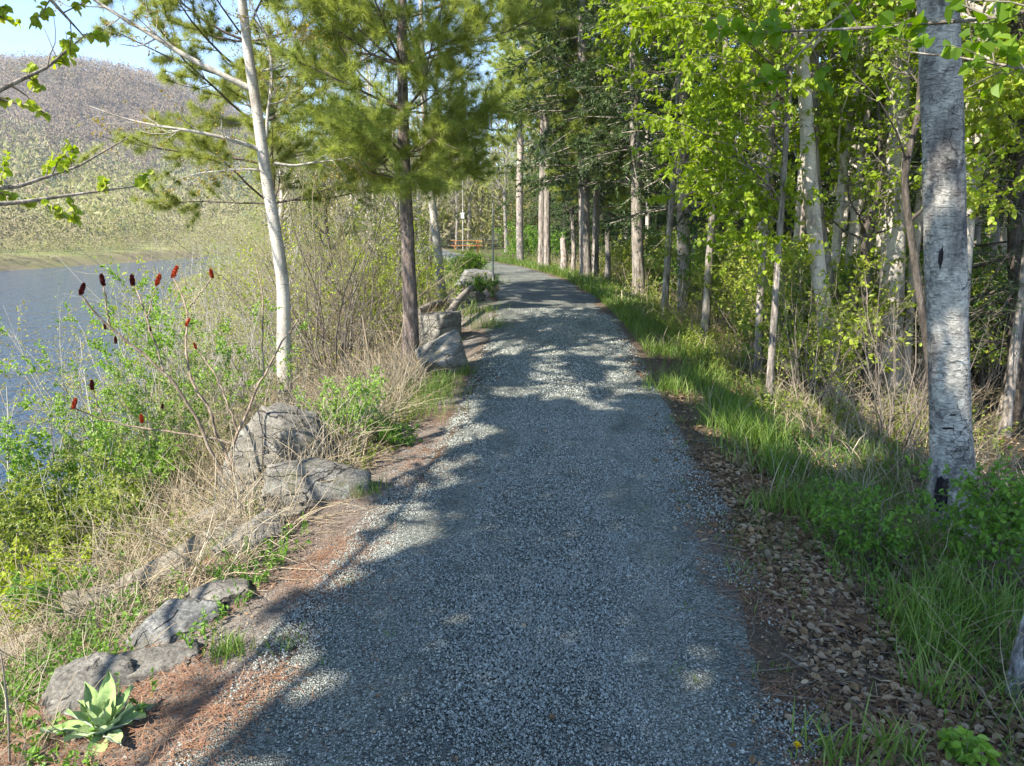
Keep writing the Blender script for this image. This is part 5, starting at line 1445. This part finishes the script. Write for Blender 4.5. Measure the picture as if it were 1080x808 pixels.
# pine needle litter
mb = MB()
P = np.concatenate([band(rng, 15000, 1.7, 4.6, -.16, 1.1, -1, 107, .53, 2.4), band(rng, 8000, 4.4, 9.5, -.05, 1.3, -1, 108, .52, 1.7), band(rng, 9000, 1.7, 5.0, -.22, .5, 1, 109, .48, 2.2), band(rng, 2500, 1.7, 6.0, -.45, .1, -1, 1091, .5, 2.2)])
n = len(P); P = P + np.array([0, 0, 1.]) * (.008 + rng.uniform(0, .014, n))[:, None]
a = rng.uniform(0, 6.28, n); d = np.stack([np.cos(a), np.sin(a), rng.normal(size=n) * .12], 1); s = np.stack([-np.sin(a), np.cos(a), 0 * a], 1)
L = rng.uniform(.04, .09, n)[:, None]
V = np.stack([P - s * .0011, P + s * .0011, P + d * L + s * .0008, P + d * L - s * .0008], 1)
mb.add(V, np.arange(n)[:, None] * 4 + np.array([[0, 1, 2, 3]]), 0)
tag(mb.obj("needle_litter", M['needle_litter']), "rust coloured fallen pine needles along the left edge of the gravel", "needle litter", kind="stuff")

# tangle of dry stems on the left bank and the right verge
def clear_rocks(P, k=.75, front=.10):
    ok = np.ones(len(P), bool)
    for cx, cyy, r in ROCKS[:-1]: ok &= np.hypot(P[:, 0] - cx, P[:, 1] + front - cyy) > r * k
    return P[ok]
def stemsat(rng, mb, P, L, r, droop=-.12, tilt=.9, K=6, mat=0):
    P = clear_rocks(P)
    n = len(P)
    a = rng.uniform(0, 6.28, n); ti = rng.uniform(.1, 1, n) * tilt
    D = np.stack([np.cos(a) * np.sin(ti), np.sin(a) * np.sin(ti), np.cos(ti)], 1)
    Ls = L * rng.uniform(.4, 1.3, n)
    A = curves(rng, P, D, Ls, K, .16, droop)
    A[..., 2] = np.maximum(A[..., 2], hgt(A[..., 0], A[..., 1]) + .01)
    tubes(mb, A, (r * rng.uniform(.5, 1.3, n))[:, None] * np.linspace(1, .4, K)[None], 3, mat)
    return A
mb = MB()
P = band(rng, 15000, 3.4, 8.5, .5, 3.6, -1, 110, .32, .9); stemsat(rng, mb, P, .6, .0032, -.18, 1.2)
P = band(rng, 2600, 8, 14, .8, 4.6, -1, 111, .36, .9); stemsat(rng, mb, P, .8, .005, -.15, 1.0)
P = band(rng, 3000, 1.8, 4.5, .45, 2.4, -1, 112, .42, 1.2); stemsat(rng, mb, P, .26, .0022, -.18, 1.2)
P = band(rng, 3800, 4.4, 12, .9, 4.0, 1, 113, .40, .9); stemsat(rng, mb, P, .6, .003, -.10, 1.0)
P = band(rng, 600, 2.0, 5, .7, 2.2, 1, 114, .45, 1.2); stemsat(rng, mb, P, .4, .0022, -.15, 1.2)
P = band(rng, 3000, 11, 30, .9, 5.0, 1, 115, .35, .6); stemsat(rng, mb, P, .8, .006, -.08, .8)
P = np.concatenate([band(rng, 1800, 4.5, 10, .3, 2.4, 1, 116, .45, 1.4), band(rng, 2200, 9, 22, .3, 2.6, 1, 117, .45, 1.0), band(rng, 2500, 4.5, 9, .4, 1.8, -1, 118, .45, 1.4)])
blades(rng, mb, P, .2 * rng.uniform(.5, 1.5, len(P)), .004 + .0006 * P[:, 1], 0, .8)
tag(mb.obj("dry_stems", M['straw']), "tangled tan dead stems covering the bank and the wood edge", "dry stems", kind="stuff")
# low herbs
def herbs(rng, mb, P, H, leaf, m=9, mat=0):
    P = clear_rocks(P, .8, .05)
    A = curves(rng, P, np.tile(np.array([[0, 0, 1.]]), (len(P), 1)) + rng.normal(size=P.shape) * .35, H * rng.uniform(.4, 1.3, len(P)), 4, .15)
    tubes(mb, A, np.full((len(P), 4), .0014), 3, mat)
    leafy(rng, mb, A, m, leaf, leaf * .5, mat, .2, 1.)
mb = MB()
P = band(rng, 1000, 1.8, 4.4, .3, 1.6, -1, 119, .42, 1.6); herbs(rng, mb, P, .12, .024, 9)
P = band(rng, 1700, 2.6, 5, .8, 3.0, -1, 120, .44, 1.3); herbs(rng, mb, P, .16, .026, 10)
P = band(rng, 1500, 4.8, 10, .3, 1.6, -1, 121, .50, 1.3); herbs(rng, mb, P, .16, .026, 9, 1)
P = band(rng, 1500, 4.5, 9, 1.2, 4.6, -1, 122, .52, .8); herbs(rng, mb, P, .35, .035, 10, 1)
P = band(rng, 2200, 2.0, 8.0, .45, 2.0, 1, 123, .42, 1.6); herbs(rng, mb, P, .15, .022, 10)
P = band(rng, 2600, 6.5, 14, .6, 3.0, 1, 124, .40, .9); herbs(rng, mb, P, .30, .035, 9, 1)
P = band(rng, 2200, 12, 32, .8, 5.0, 1, 125, .40, .6); herbs(rng, mb, P, .5, .06, 9, 1)
P = band(rng, 2200, 12, 45, .6, 6.0, -1, 126, .42, .6); herbs(rng, mb, P, .5, .06, 9, 1)
tag(mb.obj("undergrowth", [M['herb'], M['under']]), "low green herbs and seedlings growing through the litter", "undergrowth", kind="stuff")

# yellow flowers
def flower(label, u, v, s=1.0):
    g = gp(u, v, 40); root = empty("dandelion", g, label, "flower")
    mb = MB(); tubes(mb, np.array([[[0, 0, 0], [.005, 0, .03], [.004, 0, .055]]]) * s, np.array([[.0018, .0016, .0016]]), 6); mb.obj("stem", M['herb'], root)
    rng = np.random.default_rng(5); n = 40; a = rng.uniform(0, 6.28, n); e = rng.uniform(.1, 1.2, n)
    D = np.stack([np.cos(a) * np.cos(e), np.sin(a) * np.cos(e), np.sin(e)], 1)
    mb = MB(); leaves(mb, np.tile(np.array([[.004, 0, .055]]) * s, (n, 1)), D, np.tile([[0, 0, 1.]], (n, 1)) + D * .1, .015 * s, .005 * s, 0)
    m = islandmat("yellow_petal", [(.75, .50, .01), (.85, .62, .02)], .6); mb.obj("petals", m, root)
flower("yellow dandelion on the right gravel edge at the bottom", 838, 804)
flower("yellow dandelion in the grass left of the pine foot", 427, 412, 1.3)
